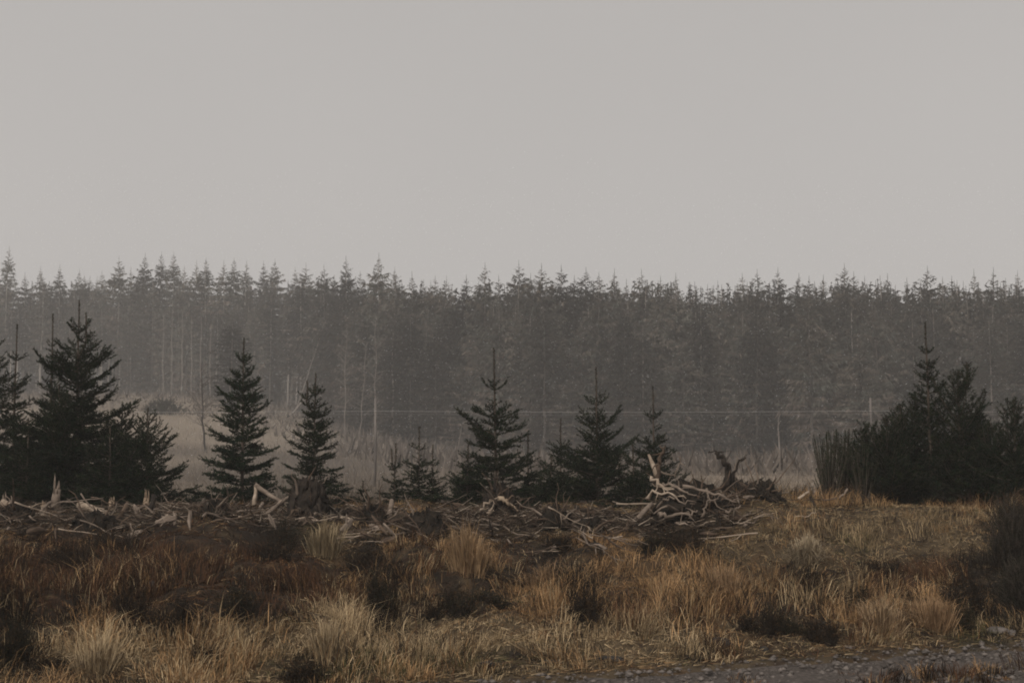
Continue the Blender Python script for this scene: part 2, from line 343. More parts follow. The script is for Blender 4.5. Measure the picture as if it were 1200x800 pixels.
# ------------------------------------------------------------------ WOOD: the hazy conifers behind the clearing
def front_edge(x): return np.interp(x, [-100, -55, -36, -16, 0, 60], [240, 234, 220, 172, 152, 142])
FOL = [np.array(c) for c in ((.082, .081, .068), (.102, .092, .077), (.072, .076, .065), (.115, .100, .083))]  # far foliage lightened and greyed, so its colour carries part of the haze
def far_conifer(seed, H, crown_from, width, pale, dense=1.0):
    rs = np.random.RandomState(seed); tr = MB(); cr = MB()
    k = 9; zz = np.linspace(-.4, H, k); bend = np.cumsum(rs.normal(0, .05, (k, 2)), 0)
    P = np.column_stack([bend, zz]); rad = .17 * (1 - np.clip(zz, 0, H) / H) ** .85 + .012
    V, T = tube(P, rad, 6); tr.add(V, T)
    # dead lower limbs
    nd = int(70 * dense); z = rs.uniform(.6, max(crown_from, 2.) + 1, nd); a = rs.rand(nd) * 6.28; l = rs.uniform(.5, 1.6, nd)
    p0 = np.column_stack([np.interp(z, zz, P[:, 0]), np.interp(z, zz, P[:, 1]), z]); d = np.column_stack([np.cos(a), np.sin(a), rs.uniform(-.45, .1, nd)])
    V, T = prisms(p0, p0 + d * l[:, None], .022, .006); tr.add(V, T)
    z = crown_from; rtop = rs.uniform(5.0, 7.6)
    while z < H - .15:
        d = (H - z) / (H - crown_from)
        reach = width * min(1., ((H - z) / rtop) ** 1.0) * (.75 + .5 * rs.rand()) + .10
        if d > .8: reach *= .7 + (1 - d) * 1.5
        nb = 4 if d < .12 else rs.randint(5, 8)
        a0 = rs.rand() * 6.28
        for b in range(nb):
            if rs.rand() < .10: continue
            a = a0 + b * 6.28 / nb + rs.normal(0, .25); r = reach * rs.uniform(.6, 1.15)
            zb = z + rs.uniform(-.22, .22)
            up = .42 * max(0, 1 - (H - z) / 3.0) - .02 - .28 * d
            n = max(3, int(4 + r * 4))
            t = np.linspace(0, 1, n); c = np.column_stack([np.cos(a) * r * t, np.sin(a) * r * t, r * (up * t + (.22 * t * t))])
            c += [np.interp(z, zz, P[:, 0]), np.interp(z, zz, P[:, 1]), min(zb, H - .05)]
            m = max(8, int(r * 24)); tt = rs.rand(m) ** .8; base = np.column_stack([np.interp(tt, t, c[:, q]) for q in range(3)])
            side = np.array([-np.sin(a), np.cos(a), 0]); out_d = np.array([np.cos(a), np.sin(a), up])
            sg = rs.choice([-1, 1], m)[:, None]
            D = out_d * rs.uniform(.3, 1, (m, 1)) + side * sg * rs.uniform(.1, .6, (m, 1)) + np.array([0, 0, 1]) * rs.uniform(-1.0, .25, (m, 1))
            L = rs.uniform(.24, .70, (m, 1)) * (.45 + .55 * min(1, r)) * min(1, .42 + (H - z) / 6); wv = np.cross(D, rs.normal(size=(m, 3))); wv /= np.linalg.norm(wv, axis=1)[:, None]
            W_ = L * rs.uniform(.07, .17, (m, 1))
            V = np.stack([base - wv * W_, base + wv * W_, base + D * L], 1).reshape(-1, 3)
            tn = FOL[rs.randint(4)] * rs.uniform(.85, 1.15) * (.8 if d < .5 else 1)
            if d > .6 and rs.rand() < .5: tn = np.array([.125, .102, .086]) * rs.uniform(.8, 1.2)
            cr.add(V, np.arange(3 * m).reshape(-1, 3), 0, tn)
            V, T = prisms(c[:1], c[-1:], .02, .005); cr.add(V, T, 0, (.06, .048, .04))
        z += (.20 if H - z < 3 else .27 if d < .35 else .42) * rs.uniform(.8, 1.25) / dense
    # leader and its short upturned shoots
    V, T = prisms([[P[-1, 0], P[-1, 1], H - .1]], [[P[-1, 0], P[-1, 1], H + .45]], .028, .012); cr.add(V, T, 0, (.05, .048, .038))
    return tr.mesh('trunk', M['palebark'] if pale else M['fbark']), cr.mesh('crown', M['fneedle'])
WOODGROUP = 'conifers of the hazy wood behind the clearing'
PROTO = []
def far_proto(*a):
    t, c = far_conifer(*a); PROTO.append((t, c, a[1])); return len(PROTO) - 1
FULL = [far_proto(100 + k, 18, .8 + .5 * (k % 3), 2.3 + .25 * (k % 4), False) for k in range(6)]
BARE = [far_proto(200 + k, 18, 6.5 + .8 * k, 2.1 + .25 * (k % 3), k % 2 == 0, .95) for k in range(5)]
def far_tree(px, Yd, tip, kind, label, group=WOODGROUP, name='spruce_tree'):
    P = at(px, tip, Yd); g = hz(P[0], Yd); H = P[2] - g
    tm, cm, h0 = PROTO[kind]; s = H / (h0 + .5)
    o = empty(name, (P[0], Yd, g), label, 'tree', group)
    o.rotation_euler = (0, 0, rnd.uniform(0, 6.28)); ws = max(.85, min(1.15, s)) * rnd.uniform(.9, 1.15); o.scale = (ws, ws, s)
    link('trunk', tm, o); link('crown', cm, o)
    return o
TIPS = [(10, 287), (29, 318), (47, 311), (71, 309), (93, 314), (105, 322), (120, 316), (140, 299), (156, 312), (170, 295), (189, 294), (204, 294), (216, 310), (230, 304), (241, 301), (263, 304),
        (275, 301), (290, 304), (307, 304), (322, 302), (343, 312), (358, 307), (379, 309), (391, 321), (407, 299), (420, 316), (444, 295), (464, 312), (483, 317), (498, 326), (511, 322),
        (524, 322), (546, 321), (570, 307), (585, 321), (606, 304), (621, 319), (636, 307), (658, 309), (672, 322), (684, 312), (704, 317), (719, 313), (733, 326), (751, 314), (775, 322), (792, 319),
        (817, 329), (832, 334), (847, 333), (869, 319), (889, 314), (911, 312), (935, 319), (948, 322), (964, 321), (987, 307), (1002, 317), (1014, 322), (1031, 322), (1041, 319),
        (1061, 324), (1085, 311), (1105, 324), (1117, 322), (1141, 314), (1163, 312), (1178, 325), (1191, 316)]
wl = place_words([t[0] for t in TIPS], 'hazy spruce, its skyline tip %s')
def depth_for(px, off):
    Yd = 160.
    for _ in range(6): Yd = float(front_edge((px - 600) / F * Yd)) + off
    return Yd
NT = 0
for (px, tip), lb in zip(TIPS, wl):
    off = rnd.uniform(1, 7) if px > 400 else rnd.uniform(2, 12)
    kind = rnd.choice(BARE) if (px < 360 and rnd.random() < .75) else rnd.choice(FULL)
    lb = lb.replace('skyline tip first', 'skyline tip first')
    far_tree(px, depth_for(px, off), tip, kind, lb); NT += 1
MERGED = 'slim hazy conifer merged into the close-grown wood, its tip below the skyline spires'
for k in range(196):
    px = -70 + 1340 * ((k * .61803) % 1.0) + rnd.uniform(-4, 4)
    off = rnd.choice([-1.5, 0, 2, 5, 9, 14]) + rnd.uniform(-1.2, 1.2)
    tip = 326 + (rnd.random() ** 1.2) * 40 - (6 if px < 400 else 0)
    if off < 0: tip += 22
    kind = rnd.choice(BARE) if rnd.random() < (.85 if px < 380 else .25) else rnd.choice(FULL)
    far_tree(px, depth_for(px, off), tip, kind, 'slim conifer merged into the wood, below the skyline, behind ' + near_mark(px)[1])
EDGE = [(rnd.uniform(-20, 1220) if k > 30 else 400 + 27 * k + rnd.uniform(-9, 9), 350 + 110 * rnd.random() ** 1.6) for k in range(42)]
for (px, tip), lb in zip(EDGE, place_words([e[0] for e in EDGE], 'shorter wood-edge conifer, %s')):
    far_tree(px, depth_for(px, rnd.uniform(-7, -2)), tip, rnd.choice(FULL), lb)
# the deeper rows, seen only as one mass between and above the front trees
deep = MB()
rs = np.random.RandomState(77)
for k in range(560):
    px = rs.uniform(-110, 1310); Yd = depth_for(px, rs.uniform(10, 60)); P = at(px, rs.uniform(328, 350), Yd); g = hz(P[0], Yd); H = P[2] - g
    m = 210; t = rs.rand(m) ** .8; zz = g + H * (1 - .97 * t); rr = (2.9 * np.minimum(1, t * 2.6) ** .95 + .05) * rs.uniform(.3, 1., m); a = rs.rand(m) * 6.28
    b = np.column_stack([P[0] + np.cos(a) * rr * .3, Yd + np.sin(a) * rr * .3, zz]); e = np.column_stack([P[0] + np.cos(a) * rr, Yd + np.sin(a) * rr, zz - .25 * rr + .2])
    wv = rs.normal(size=(m, 3)) * .19
    deep.add(np.stack([b - wv, b + wv, e], 1).reshape(-1, 3), np.arange(3 * m).reshape(-1, 3), 0, FOL[k % 4] * rs.uniform(.8, 1.2))
    V, T = prisms([[P[0], Yd, g - .3]], [[P[0], Yd, P[2]]], .17, .02, 4); deep.add(V, T, 0, (.11, .092, .08) if px > 400 else (.22, .19, .17))
tag(link('far_wood', deep.mesh('far_wood', M['fneedle'])), kind='stuff')
# bracken, dead twigs and self-sown scrub along the foot of the wood
scr = MB(); n = 21000
px = rs.uniform(-60, 1260, n); off = 14 - 95 * rs.rand(n) ** 2.8; xx = np.zeros(n); yy = np.zeros(n)
fe = np.array([depth_for(p, 0) for p in np.linspace(-60, 1260, 45)])
yy = np.interp(px, np.linspace(-60, 1260, 45), fe) + off; xx = (px - 600) / F * yy; zz = height(xx, yy)
hh = rs.uniform(.4, 2.4, n) * (1 + .6 * (px > 400)) * np.where(off < -6, .45, 1); b = np.column_stack([xx, yy, zz - .1]); lean = rs.normal(0, .5, (n, 2))
wv = np.column_stack([rs.uniform(.05, .17, n), rs.normal(0, .1, n), rs.normal(0, .05, n)])
cc = np.array([.115, .095, .080]) * rs.uniform(.6, 1.6, n)[:, None]
scr.add(np.stack([b - wv, b + wv, b + np.column_stack([lean, hh])], 1).reshape(-1, 3), np.arange(3 * n).reshape(-1, 3), 0, np.repeat(cc, 3, 0))
tag(link('undergrowth', scr.mesh('undergrowth', M['grass'])), kind='stuff')

# single trees standing in the clearing before the wood
far_tree(272, 170, 372, FULL[2], 'lone darker spruce standing before the wood, behind the conical young spruce', None)
far_tree(1007, 128, 392, FULL[4], 'shorter spruce standing out before the wood behind the right-hand pine thicket', None)
far_tree(946, 134, 340, FULL[1], 'darker full-skirted spruce at the front of the wood above the green broom', None)
def bare_tree(px, py, tip, Yd, lean, m, label, name, twigs=30, r=.07, seed=1, spread=.9):
    rs = np.random.RandomState(seed); B = at(px, py, Yd); g = hz(B[0], Yd); Tp = at(px + lean, tip, Yd); H = Tp[2] - g; dx = Tp[0] - B[0]
    o = empty(name, (B[0], Yd, g), label, 'tree')
    t = np.linspace(0, 1, 9); P = np.column_stack([dx * t + rs.normal(0, .06, 9), rs.normal(0, .06, 9), -.2 + (H + .2) * t]); tr = MB()
    V, T = tube(P, r * (1 - t) ** .8 + .012, 5); tr.add(V, T); link('trunk', tr.mesh('trunk', m), o)
    cr = MB(); z = rs.uniform(.25, .97, twigs); p0 = np.column_stack([np.interp(z, t, P[:, q]) for q in range(3)]); a = rs.rand(twigs) * 6.28
    l = spread * (1.15 - z) * rs.uniform(.5, 1.3, twigs) * H * .22; p1 = p0 + np.column_stack([np.cos(a), np.sin(a), rs.uniform(.2, 1.1, twigs)]) * l[:, None]
    V, T = prisms(p0, p1, .022, .006); cr.add(V, T)
    q = np.repeat(np.arange(twigs), 4); f = rs.uniform(.3, 1, len(q))[:, None]; s0 = p0[q] * (1 - f) + p1[q] * f
    s1 = s0 + rs.normal(0, 1, (len(q), 3)) * [.28, .28, .2] * l[q][:, None] + [0, 0, .1]
    V, T = prisms(s0, s1, .011, .004); cr.add(V, T); link('crown', cr.mesh('crown', m), o)
    return o
bare_tree(240, 520, 425, 95, -4, M['fbark'], 'bare brown scrubby tree in the clearing left of the conical young spruce', 'bare_tree', 70, .07, 3, 1.6)
bare_tree(404, 500, 385, 140, 2, M['dimbark'], 'pale bare birch at the wood edge, straight stem, right of the twin-leader spruce', 'birch_tree', 26, .045, 4)
bare_tree(420, 498, 400, 143, 10, M['dimbark'], 'pale bare birch at the wood edge leaning to the right', 'birch_tree', 22, .04, 5)
bare_tree(441, 520, 372, 142, -1, M['dimbark'], 'tall pale bare birch, rightmost of those at the wood edge', 'birch_tree', 26, .045, 6)
bare_tree(345, 447, 372, 192, 38, M['dimbark'], 'pale dead trunk leaning steeply against the wood above the twin-leader spruce', 'dead_tree', 8, .09, 7, .4)
bare_tree(338, 451, 424, 188, 62, M['dimbark'], 'pale fallen trunk propped low at the wood edge beside the twin-leader spruce', 'fallen_tree', 6, .12, 8, .3)
bare_tree(914, 545, 486, 110, -1, M['dimbark'], 'pale dead snag in the clearing left of the green broom', 'dead_tree', 10, .09, 9, .5)
for k, (px, tip) in enumerate([(191, 366), (201, 362), (213, 365), (224, 372), (235, 368), (246, 378)]):
    pw = ['leftmost', 'second from the left', 'third from the left', 'fourth from the left', 'fifth from the left', 'rightmost'][k]
    bare_tree(px, 470, tip, 206 + k % 3, 1, M['dimbark'], 'bare pale pole-like trunk, %s of the row above the pale grass' % pw, 'dead_tree', 5, .085, 20 + k, .3)

# ------------------------------------------------------------------ YOUNG SPRUCES on the bank top
NEED = [np.array(c) for c in ((.020, .043, .024), (.027, .052, .027), (.014, .031, .019), (.042, .058, .025))]
def branch_segs(p, az, elev, L, rs, dense=1.0, curl=.5, droop=0.0):
    """polyline of one branch with side twigs -> P0, P1, radius, order"""
    n = max(4, int(L / .09) + 2); t = np.linspace(0, 1, n)
    e = elev + curl * (t - .3) * .9 - droop * (1 - t); az_ = az + np.cumsum(rs.normal(0, .04, n)); st = L / (n - 1)
    d = np.column_stack([np.cos(az_) * np.cos(e), np.sin(az_) * np.cos(e), np.sin(e)])
    c = p + np.concatenate([[np.zeros(3)], np.cumsum(d[:-1] * st, 0)])
    S0, S1, Rr, O = list(c[:-1]), list(c[1:]), list(.004 + .011 * L * (1 - t[:-1])), [0] * (n - 1)
    m = int(L / .044 * dense)
    for k in range(m):
        f = .18 + .80 * (k + rs.rand()) / max(m, 1); l = (.10 + .46 * L * (1 - f) ** .8 * (.35 + .65 * min(1., f * 2.2))) * rs.uniform(.55, 1.15)
        if l < .04: continue
        i0 = min(int(f * (n - 1)), n - 2); b = c[i0] + (c[i0 + 1] - c[i0]) * (f * (n - 1) - i0); fw = d[i0]
        sd_ = np.array([-math.sin(az_[i0]), math.cos(az_[i0]), 0]) * (1 if k % 2 else -1)
        v = fw * .75 + sd_ * rs.uniform(.45, .85) + np.array([0, 0, rs.uniform(-.22, .28)]); v /= np.linalg.norm(v)
        mid = b + v * l * .55; v2 = v + fw * .25 + np.array([0, 0, .18]); v2 /= np.linalg.norm(v2)
        S0 += [b, mid]; S1 += [mid, mid + v2 * l * .45]; Rr += [.004, .003]; O += [1, 1]
        if l > .22:
            for g in range(int(l / .07)):
                h = rs.uniform(.2, .9); bb = b + v * l * h; vv = v * .7 + np.cross(v, [0, 0, 1]) * rs.choice([-1, 1]) * .7 + np.array([0, 0, rs.uniform(-.2, .25)])
                S0.append(bb); S1.append(bb + vv * l * .38 * rs.uniform(.6, 1.2)); Rr.append(.0025); O.append(2)
    return np.array(S0), np.array(S1), np.array(Rr), np.array(O)
def fill_shoots(mb, S0, S1, Rr, rs, nd, nl, nw, tone):
    V, T = prisms(S0, S1, Rr, Rr * .7); mb.add(V, T, 0, (1, 1, 1))
    V, T, idx = needles(S0, S1, nd, nl, nw, rs)
    base = np.array(NEED)[rs.randint(0, 4, len(S0))] * rs.uniform(.7, 1.35, (len(S0), 1)) * tone
    mb.add(V, T, 1, np.repeat(base[idx], 3, 0))
def young_spruce(name, px, apex, base, Yd, hw, label, leader=.14, q=.80, sparse=1.0, stems=(), seed=1, upright=0., tone=.46, nl=.037, nd=140, p=.85, gap=.07, parts=3, skirt=.025, cat='young tree', curve=0.0, nw=.0074):
    rs = np.random.RandomState(seed); B = at(px, base, Yd); g = hz(B[0], Yd); A = at(px, apex, Yd); H = A[2] - g; W_ = hw / F * Yd
    o = empty(name, (B[0], Yd, g), label, cat)
    crown = MB(); wood = MB()
    allstems = [(0., 0., 0., H, leader)] + [((sx - px) / F * Yd, rs.uniform(-.1, .1), max(.1, st * H), at(px, sa, Yd)[2] - g, leader * .9) for (sx, sa, st) in stems]
    npart = 0
    for si, (sx, sy, z0, z1, ld) in enumerate(allstems):
        k = 12; t = np.linspace(0, 1, k)
        ox = sx * np.minimum(1, t * 3) if si else curve * H * t ** 2 * 1.0; 
        P = np.column_stack([ox + rs.normal(0, .006, k).cumsum() * .6, sy * np.minimum(1, t * 3) + rs.normal(0, .006, k).cumsum() * .6, (z0 - (0 if si else .12)) + (z1 - z0 + (0 if si else .12)) * t])
        zt = max(z0 + .05, z1 - ld * H)
        V, T = tube(P, .006 + .011 * H * (1 - t) ** .9 * (1 if si == 0 else .5), 6); wood.add(V, T)
        f = lambda z: np.array([np.interp(z, P[:, 2], P[:, 0]), np.interp(z, P[:, 2], P[:, 1]), z])
        # leader shoot clad in short needles
        lead = MB(); zz = np.linspace(zt, z1, 6); S0 = np.array([f(z) for z in zz[:-1]]); S1 = np.array([f(z) for z in zz[1:]])
        fill_shoots(lead, S0, S1, np.full(5, .013), rs, nd * 2.6, nl * .95, nw, np.array([1.1, .95, .85]) * tone); link('leader', lead.mesh('leader', [M['bark'], M['needle']]), o)
        z = zt; ip = ld * H; wn = 0
        while z > max(skirt * H, z0 + .02):
            d = (z1 - z) / H; r = W_ * min(1., (max(d - ld * .55, .02) / (1 - ld * .55)) ** p * 1.02) * rs.uniform(.85, 1.12) + .04
            if si: r *= .8
            nb = rs.randint(4, 7) if wn else rs.randint(4, 6); a0 = rs.rand() * 6.28
            for b in range(nb):
                az = a0 + b * 6.28 / nb + rs.normal(0, .18); rr = r * rs.uniform(.72, 1.18)
                el = .92 * (1 - d) ** 1.5 + .03 + upright + rs.normal(0, .09)
                L = min(rr / max(.5, math.cos(el)), rr * 1.45)
                S0, S1, Rr, O = branch_segs(f(z), az, el, L, rs, sparse, .60, .15 * d)
                if npart < 14 and wn < parts and si == 0:
                    mb = MB(); fill_shoots(mb, S0, S1, Rr, rs, nd, nl, nw, tone); link('branch', mb.mesh('branch', [M['bark'], M['needle']]), o); npart += 1
                else: fill_shoots(crown, S0, S1, Rr, rs, nd, nl, nw, tone)
            # short shoots between whorls
            ip = max(gap * H * rs.uniform(.8, 1.2), ip * q * rs.uniform(.85, 1.15)); z2 = z - ip
            for b in range(int(9 * ip / (.07 * H) * (1 if wn else .25))):
                zz_ = z - ip * rs.uniform(.12, .9)
                if zz_ < max(skirt * H, z0): continue
                dd = (z1 - zz_) / H; rr = (.35 + .65 * rs.rand()) * W_ * min(1., max(dd - ld * .6, .03) ** p) * (.55 if si else .8)
                S0, S1, Rr, O = branch_segs(f(zz_), rs.rand() * 6.28, .5 * (1 - dd) + .1 + upright, max(.06, rr), rs, sparse, .4)
                fill_shoots(crown, S0, S1, Rr, rs, nd, nl, nw, tone)
            z = z2; wn += 1
    link('trunk', wood.mesh('trunk', M['bark']), o)
    if crown.V: link('crown', crown.mesh('crown', [M['bark'], M['needle']]), o)
    return o
YS = 'young_spruce'
young_spruce(YS, -8, 374, 590, 25.5, 66, 'dark young spruce cut off by the left edge of the photo', seed=11, leader=.15, p=.95)
young_spruce(YS, 14, 379, 592, 26.6, 48, 'young spruce with a bare leader just inside the left edge of the photo', seed=12, leader=.20, q=.72, p=.95, sparse=.8)
young_spruce(YS, 55, 368, 590, 26.3, 50, 'thin-topped young spruce between the left edge and the big twin-tipped spruce', seed=13, leader=.17, p=1.15)
young_spruce(YS, 87, 352, 592, 25.0, 104, 'biggest young spruce, dark and dense, its top ending in twin tips', seed=14, sparse=1.25, leader=.16, q=.72, stems=[(96, 367, .72)], p=.95, gap=.06)
young_spruce(YS, 172, 478, 590, 24.2, 60, 'low bushy young spruce with upswept branches right of the biggest one', seed=15, leader=.16, upright=.12, p=.72, gap=.085, sparse=.75)
young_spruce(YS, 284, 396, 590, 25.2, 62, 'conical young spruce with one straight leader, standing clear of its neighbours', seed=16, sparse=1.3, leader=.15, q=.66, p=.85, tone=np.array([.52, .60, .62]))
young_spruce(YS, 367, 438, 598, 24.6, 42, 'slim young spruce with twin leaders above the dark root stump', seed=17, sparse=1.2, leader=.16, q=.7, stems=[(358, 446, .70)], p=.8, gap=.075)
young_spruce(YS, 424, 563, 592, 24.5, 14, 'tiny sapling, smallest of the young spruces, left of the paired saplings', seed=18, leader=.35, sparse=.8, parts=2)
young_spruce(YS, 463, 519, 590, 24.8, 28, 'small spruce sapling with a forked leader, left one of the sapling cluster', seed=19, leader=.36, q=.6, stems=[(459, 526, .55)], sparse=.5, parts=2, gap=.13, p=1.0)
young_spruce(YS, 491, 500, 592, 24.9, 36, 'thin spruce sapling with one long leader, tallest of the sapling cluster', seed=20, leader=.30, q=.66, sparse=.5, gap=.11, p=.95)
young_spruce(YS, 507, 521, 590, 25.5, 26, 'small spruce sapling, right one of the sapling cluster', seed=21, leader=.32, q=.7, sparse=.5, parts=2, gap=.12, p=1.0)
young_spruce(YS, 581, 408, 596, 24.7, 66, 'young spruce with a very long bare leader and wide open top whorl', seed=22, leader=.27, q=.66, p=.88, sparse=.85, curve=-.01)
young_spruce(YS, 619, 508, 596, 25.0, 38, 'low young spruce under a short leader right of the long-leader spruce', seed=23, leader=.34, p=.85, sparse=.7)
young_spruce(YS, 658, 490, 596, 25.4, 42, 'low young spruce with a bare leader left of the broad spruce', seed=24, leader=.34, p=.85, sparse=.7)
young_spruce(YS, 700, 430, 592, 25.0, 70, 'broad young spruce with open upswept branches in the centre right', seed=25, leader=.27, q=.66, p=1.0, upright=.16)
young_spruce(YS, 767, 453, 580, 25.4, 46, 'young spruce with a bare leader standing behind the root tangle', seed=26, leader=.26, q=.74, upright=.14)
young_spruce(YS, 645, 535, 600, 24.2, 40, 'lowest bushy young spruce at the foot of the broad spruce', seed=27, leader=.28, p=.7, sparse=.7)
young_spruce(YS, 742, 520, 600, 24.3, 46, 'low bushy spruce filling the gap between broad spruce and root tangle', seed=28, leader=.28, p=.7, sparse=.7)
young_spruce(YS, 128, 500, 596, 24.0, 62, 'low dense spruce leaning against the right flank of the biggest one', seed=41, leader=.2, p=.8, sparse=.75)
young_spruce(YS, 30, 490, 598, 24.2, 58, 'low dense spruce in front of the two left-edge spruces', seed=42, leader=.2, p=.8, sparse=.8)
young_spruce(YS, 66, 450, 596, 24.6, 60, 'dense young spruce in front of the thin-topped one beside the biggest spruce', seed=44, leader=.12, p=.7)
young_spruce(YS, 142, 476, 596, 25.4, 46, 'middling spruce half hidden behind the right flank of the biggest one', seed=45, leader=.14, p=.8, upright=.1)
young_spruce(YS, 548, 520, 596, 24.4, 34, 'low spruce with feathery side branches left of the long-leader spruce', seed=43, leader=.25, p=.8, sparse=.6)
# the dark thicket on the right
young_spruce('young_conifer', 1092, 378, 582, 23.6, 58, 'dark young conifer with a tall bent bare leader above the thicket', seed=31, leader=.17, q=.55, p=1.25, tone=.42, sparse=.9, curve=-.012, gap=.06)
young_spruce('young_pine', 1126, 434, 586, 23.2, 70, 'dense dark pine with a thick bottlebrush top beside the bare-topped conifer', seed=32, sparse=.42, leader=.07, q=1., p=.80, upright=.42, tone=.44, nl=.050, nd=150, gap=.085, stems=[(1138, 424, .80)], nw=.0052)
young_spruce('young_pine', 1058, 474, 588, 23.4, 52, 'dark spreading pine, its branches pointing up left of the bare-topped conifer', seed=33, sparse=.42, leader=.07, q=1., p=.75, upright=.45, tone=.42, nl=.050, nd=150, gap=.10, nw=.0052)
young_spruce('young_pine', 1192, 468, 590, 22.6, 52, 'dark pine cut off by the right edge of the photo', seed=34, sparse=.42, leader=.08, q=1., p=.75, upright=.42, tone=.44, nl=.050, nd=150, gap=.09, nw=.0052)
young_spruce('young_pine', 1018, 500, 588, 23.4, 40, 'low dark pine between the green broom and the spreading pine', seed=35, sparse=.42, leader=.08, q=1., p=.7, upright=.5, tone=.42, nl=.050, nd=150, gap=.11, nw=.0052)
young_spruce('young_pine', 1160, 500, 592, 23.0, 46, 'low dark pine filling the thicket between bottlebrush pine and right edge', seed=36, sparse=.42, leader=.08, q=1., p=.7, upright=.45, tone=.42, nl=.050, nd=150, gap=.10, nw=.0052)

# broom: upright green rods
def broom(px, py, Yd, top, hw, label, seed, n=85):
    rs = np.random.RandomState(seed); B = at(px, py, Yd); g = hz(B[0], Yd); H = at(px, top, Yd)[2] - g; W_ = hw / F * Yd
    o = empty('broom_bush', (B[0], Yd, g), label, 'shrub'); mb = MB(); st = MB()
    a = rs.rand(n) * 6.28; b = np.column_stack([np.cos(a), np.sin(a), a * 0]) * rs.rand(n)[:, None] * W_ * .35
    hh = H * (.35 + .7 * rs.rand(n) ** 1.3); lean = b / W_ * 2.8 + rs.normal(0, .18, (n, 3)) * [1, 1, 0]
    m1 = b + lean * W_ * .35 + np.column_stack([a * 0, a * 0, hh * .5]); e = b + lean * W_ * .8 + np.column_stack([a * 0, a * 0, hh])
    V, T = prisms(b, m1, .010, .007); st.add(V, T); V, T = prisms(m1, e, .007, .003); st.add(V, T); link('stem', st.mesh('stem', M['bark']), o)
    P0, P1 = np.concatenate([m1, b * .4 + m1 * .6]), np.concatenate([e, m1]); V, T, idx = needles(P0, P1, 260, .036, .0034, rs, .86)
    c = np.array([.020, .030, .014]) * rs.uniform(.6, 1.4, (len(P0), 1)); mb.add(V, T, 0, np.repeat(c[idx], 3, 0)); link('foliage', mb.mesh('foliage', M['needle']), o)
broom(972, 582, 22.8, 506, 20, 'green broom with upright rods at the left end of the right-hand thicket', 41)
broom(991, 584, 23.2, 504, 18, 'taller green broom just behind and right of the first broom', 42)
broom(1012, 586, 22.9, 522, 18, 'shorter dark broom against the low dark pine', 43)

young_spruce('young_pine', 1040, 486, 588, 23.0, 44, 'ragged dark pine with thin upright shoots at the left of the spreading pine', seed=37, sparse=.5, leader=.16, q=.8, p=.8, upright=.5, tone=.42, nl=.050, nd=150, gap=.08, nw=.0050)
young_spruce('young_pine', 1076, 462, 588, 23.9, 50, 'ragged dark pine behind the bare-topped conifer', seed=38, sparse=.55, leader=.14, q=.8, p=.8, upright=.4, tone=.42, nl=.050, nd=150, gap=.07, nw=.0050)
young_spruce('young_pine', 1146, 478, 590, 23.9, 54, 'ragged dark pine behind the bottlebrush pine', seed=39, sparse=.55, leader=.14, q=.8, p=.8, upright=.4, tone=.42, nl=.050, nd=150, gap=.07, nw=.0050)
# round dark bushes and heather clumps
def bush(name, px, py, w_px, h_px, label, seed, cat='shrub', tint=(.012, .015, .009), n=420, twig=.16, nd=150, nl=.03, Yd=None, group=None, m='needle', nw=.0024, up=.5):
    rs = np.random.RandomState(seed); B = hit(px, py) if Yd is None else np.array([*at(px, py, Yd)[:2], 0]); B[2] = hz(B[0], B[1])
    W_ = w_px / 2 / F * B[1]; H = h_px / F * B[1]; o = empty(name, tuple(B), label, cat, group)
    u = rs.normal(size=(n, 3)); u[:, 2] = np.abs(u[:, 2]); u /= np.linalg.norm(u, axis=1)[:, None]; r = rs.rand(n)[:, None] ** .4
    lob = 1 + .35 * np.sin(3 * np.arctan2(u[:, 1], u[:, 0]) + seed)[:, None] * (1 - u[:, 2:]) ; Pm = u * r * lob * [W_, W_ * .8, H]
    D = u * .7 + rs.normal(0, .35, (n, 3)) + [0, 0, up]; D /= np.linalg.norm(D, axis=1)[:, None]; E = Pm + D * twig * rs.uniform(.5, 1.3, (n, 1))
    st = MB(); k = n // 3; V, T = prisms(Pm[:k] * [.25, .25, 0], Pm[:k], .010, .004); st.add(V, T); V, T = prisms(Pm, E, .004, .002); st.add(V, T)
    link('stem', st.mesh('stem', M['bark'] if m == 'needle' else M['darkwood']), o)
    V, T, idx = needles(Pm, E, nd, nl, nw, rs); c = np.array(tint) * rs.uniform(.55, 1.5, (n, 1)); mb = MB(); mb.add(V, T, 0, np.repeat(c[idx], 3, 0))
    link('foliage', mb.mesh('foliage', M['needle']), o); return o
bush('gorse_bush', 1190, 668, 66, 80, 'large dark green gorse bush on the bank at the right edge of the photo', 51, n=1500)
bush('gorse_bush', 1200, 716, 54, 56, 'lower dark gorse bush below the large one at the right edge', 52, n=900)
for k, (px, py, w_, h_) in enumerate([(1018, 584, 84, 36), (1075, 586, 100, 46), (1140, 588, 100, 52), (1195, 590, 80, 54)]):
    bush('gorse_bush', px, py, w_, h_, ['leftmost', 'second from left', 'third from left', 'rightmost'][k] + ' of four dark gorse bushes filling the foot of the right-hand thicket', 151 + k, n=1300, Yd=23.4 + .3 * (k % 2))
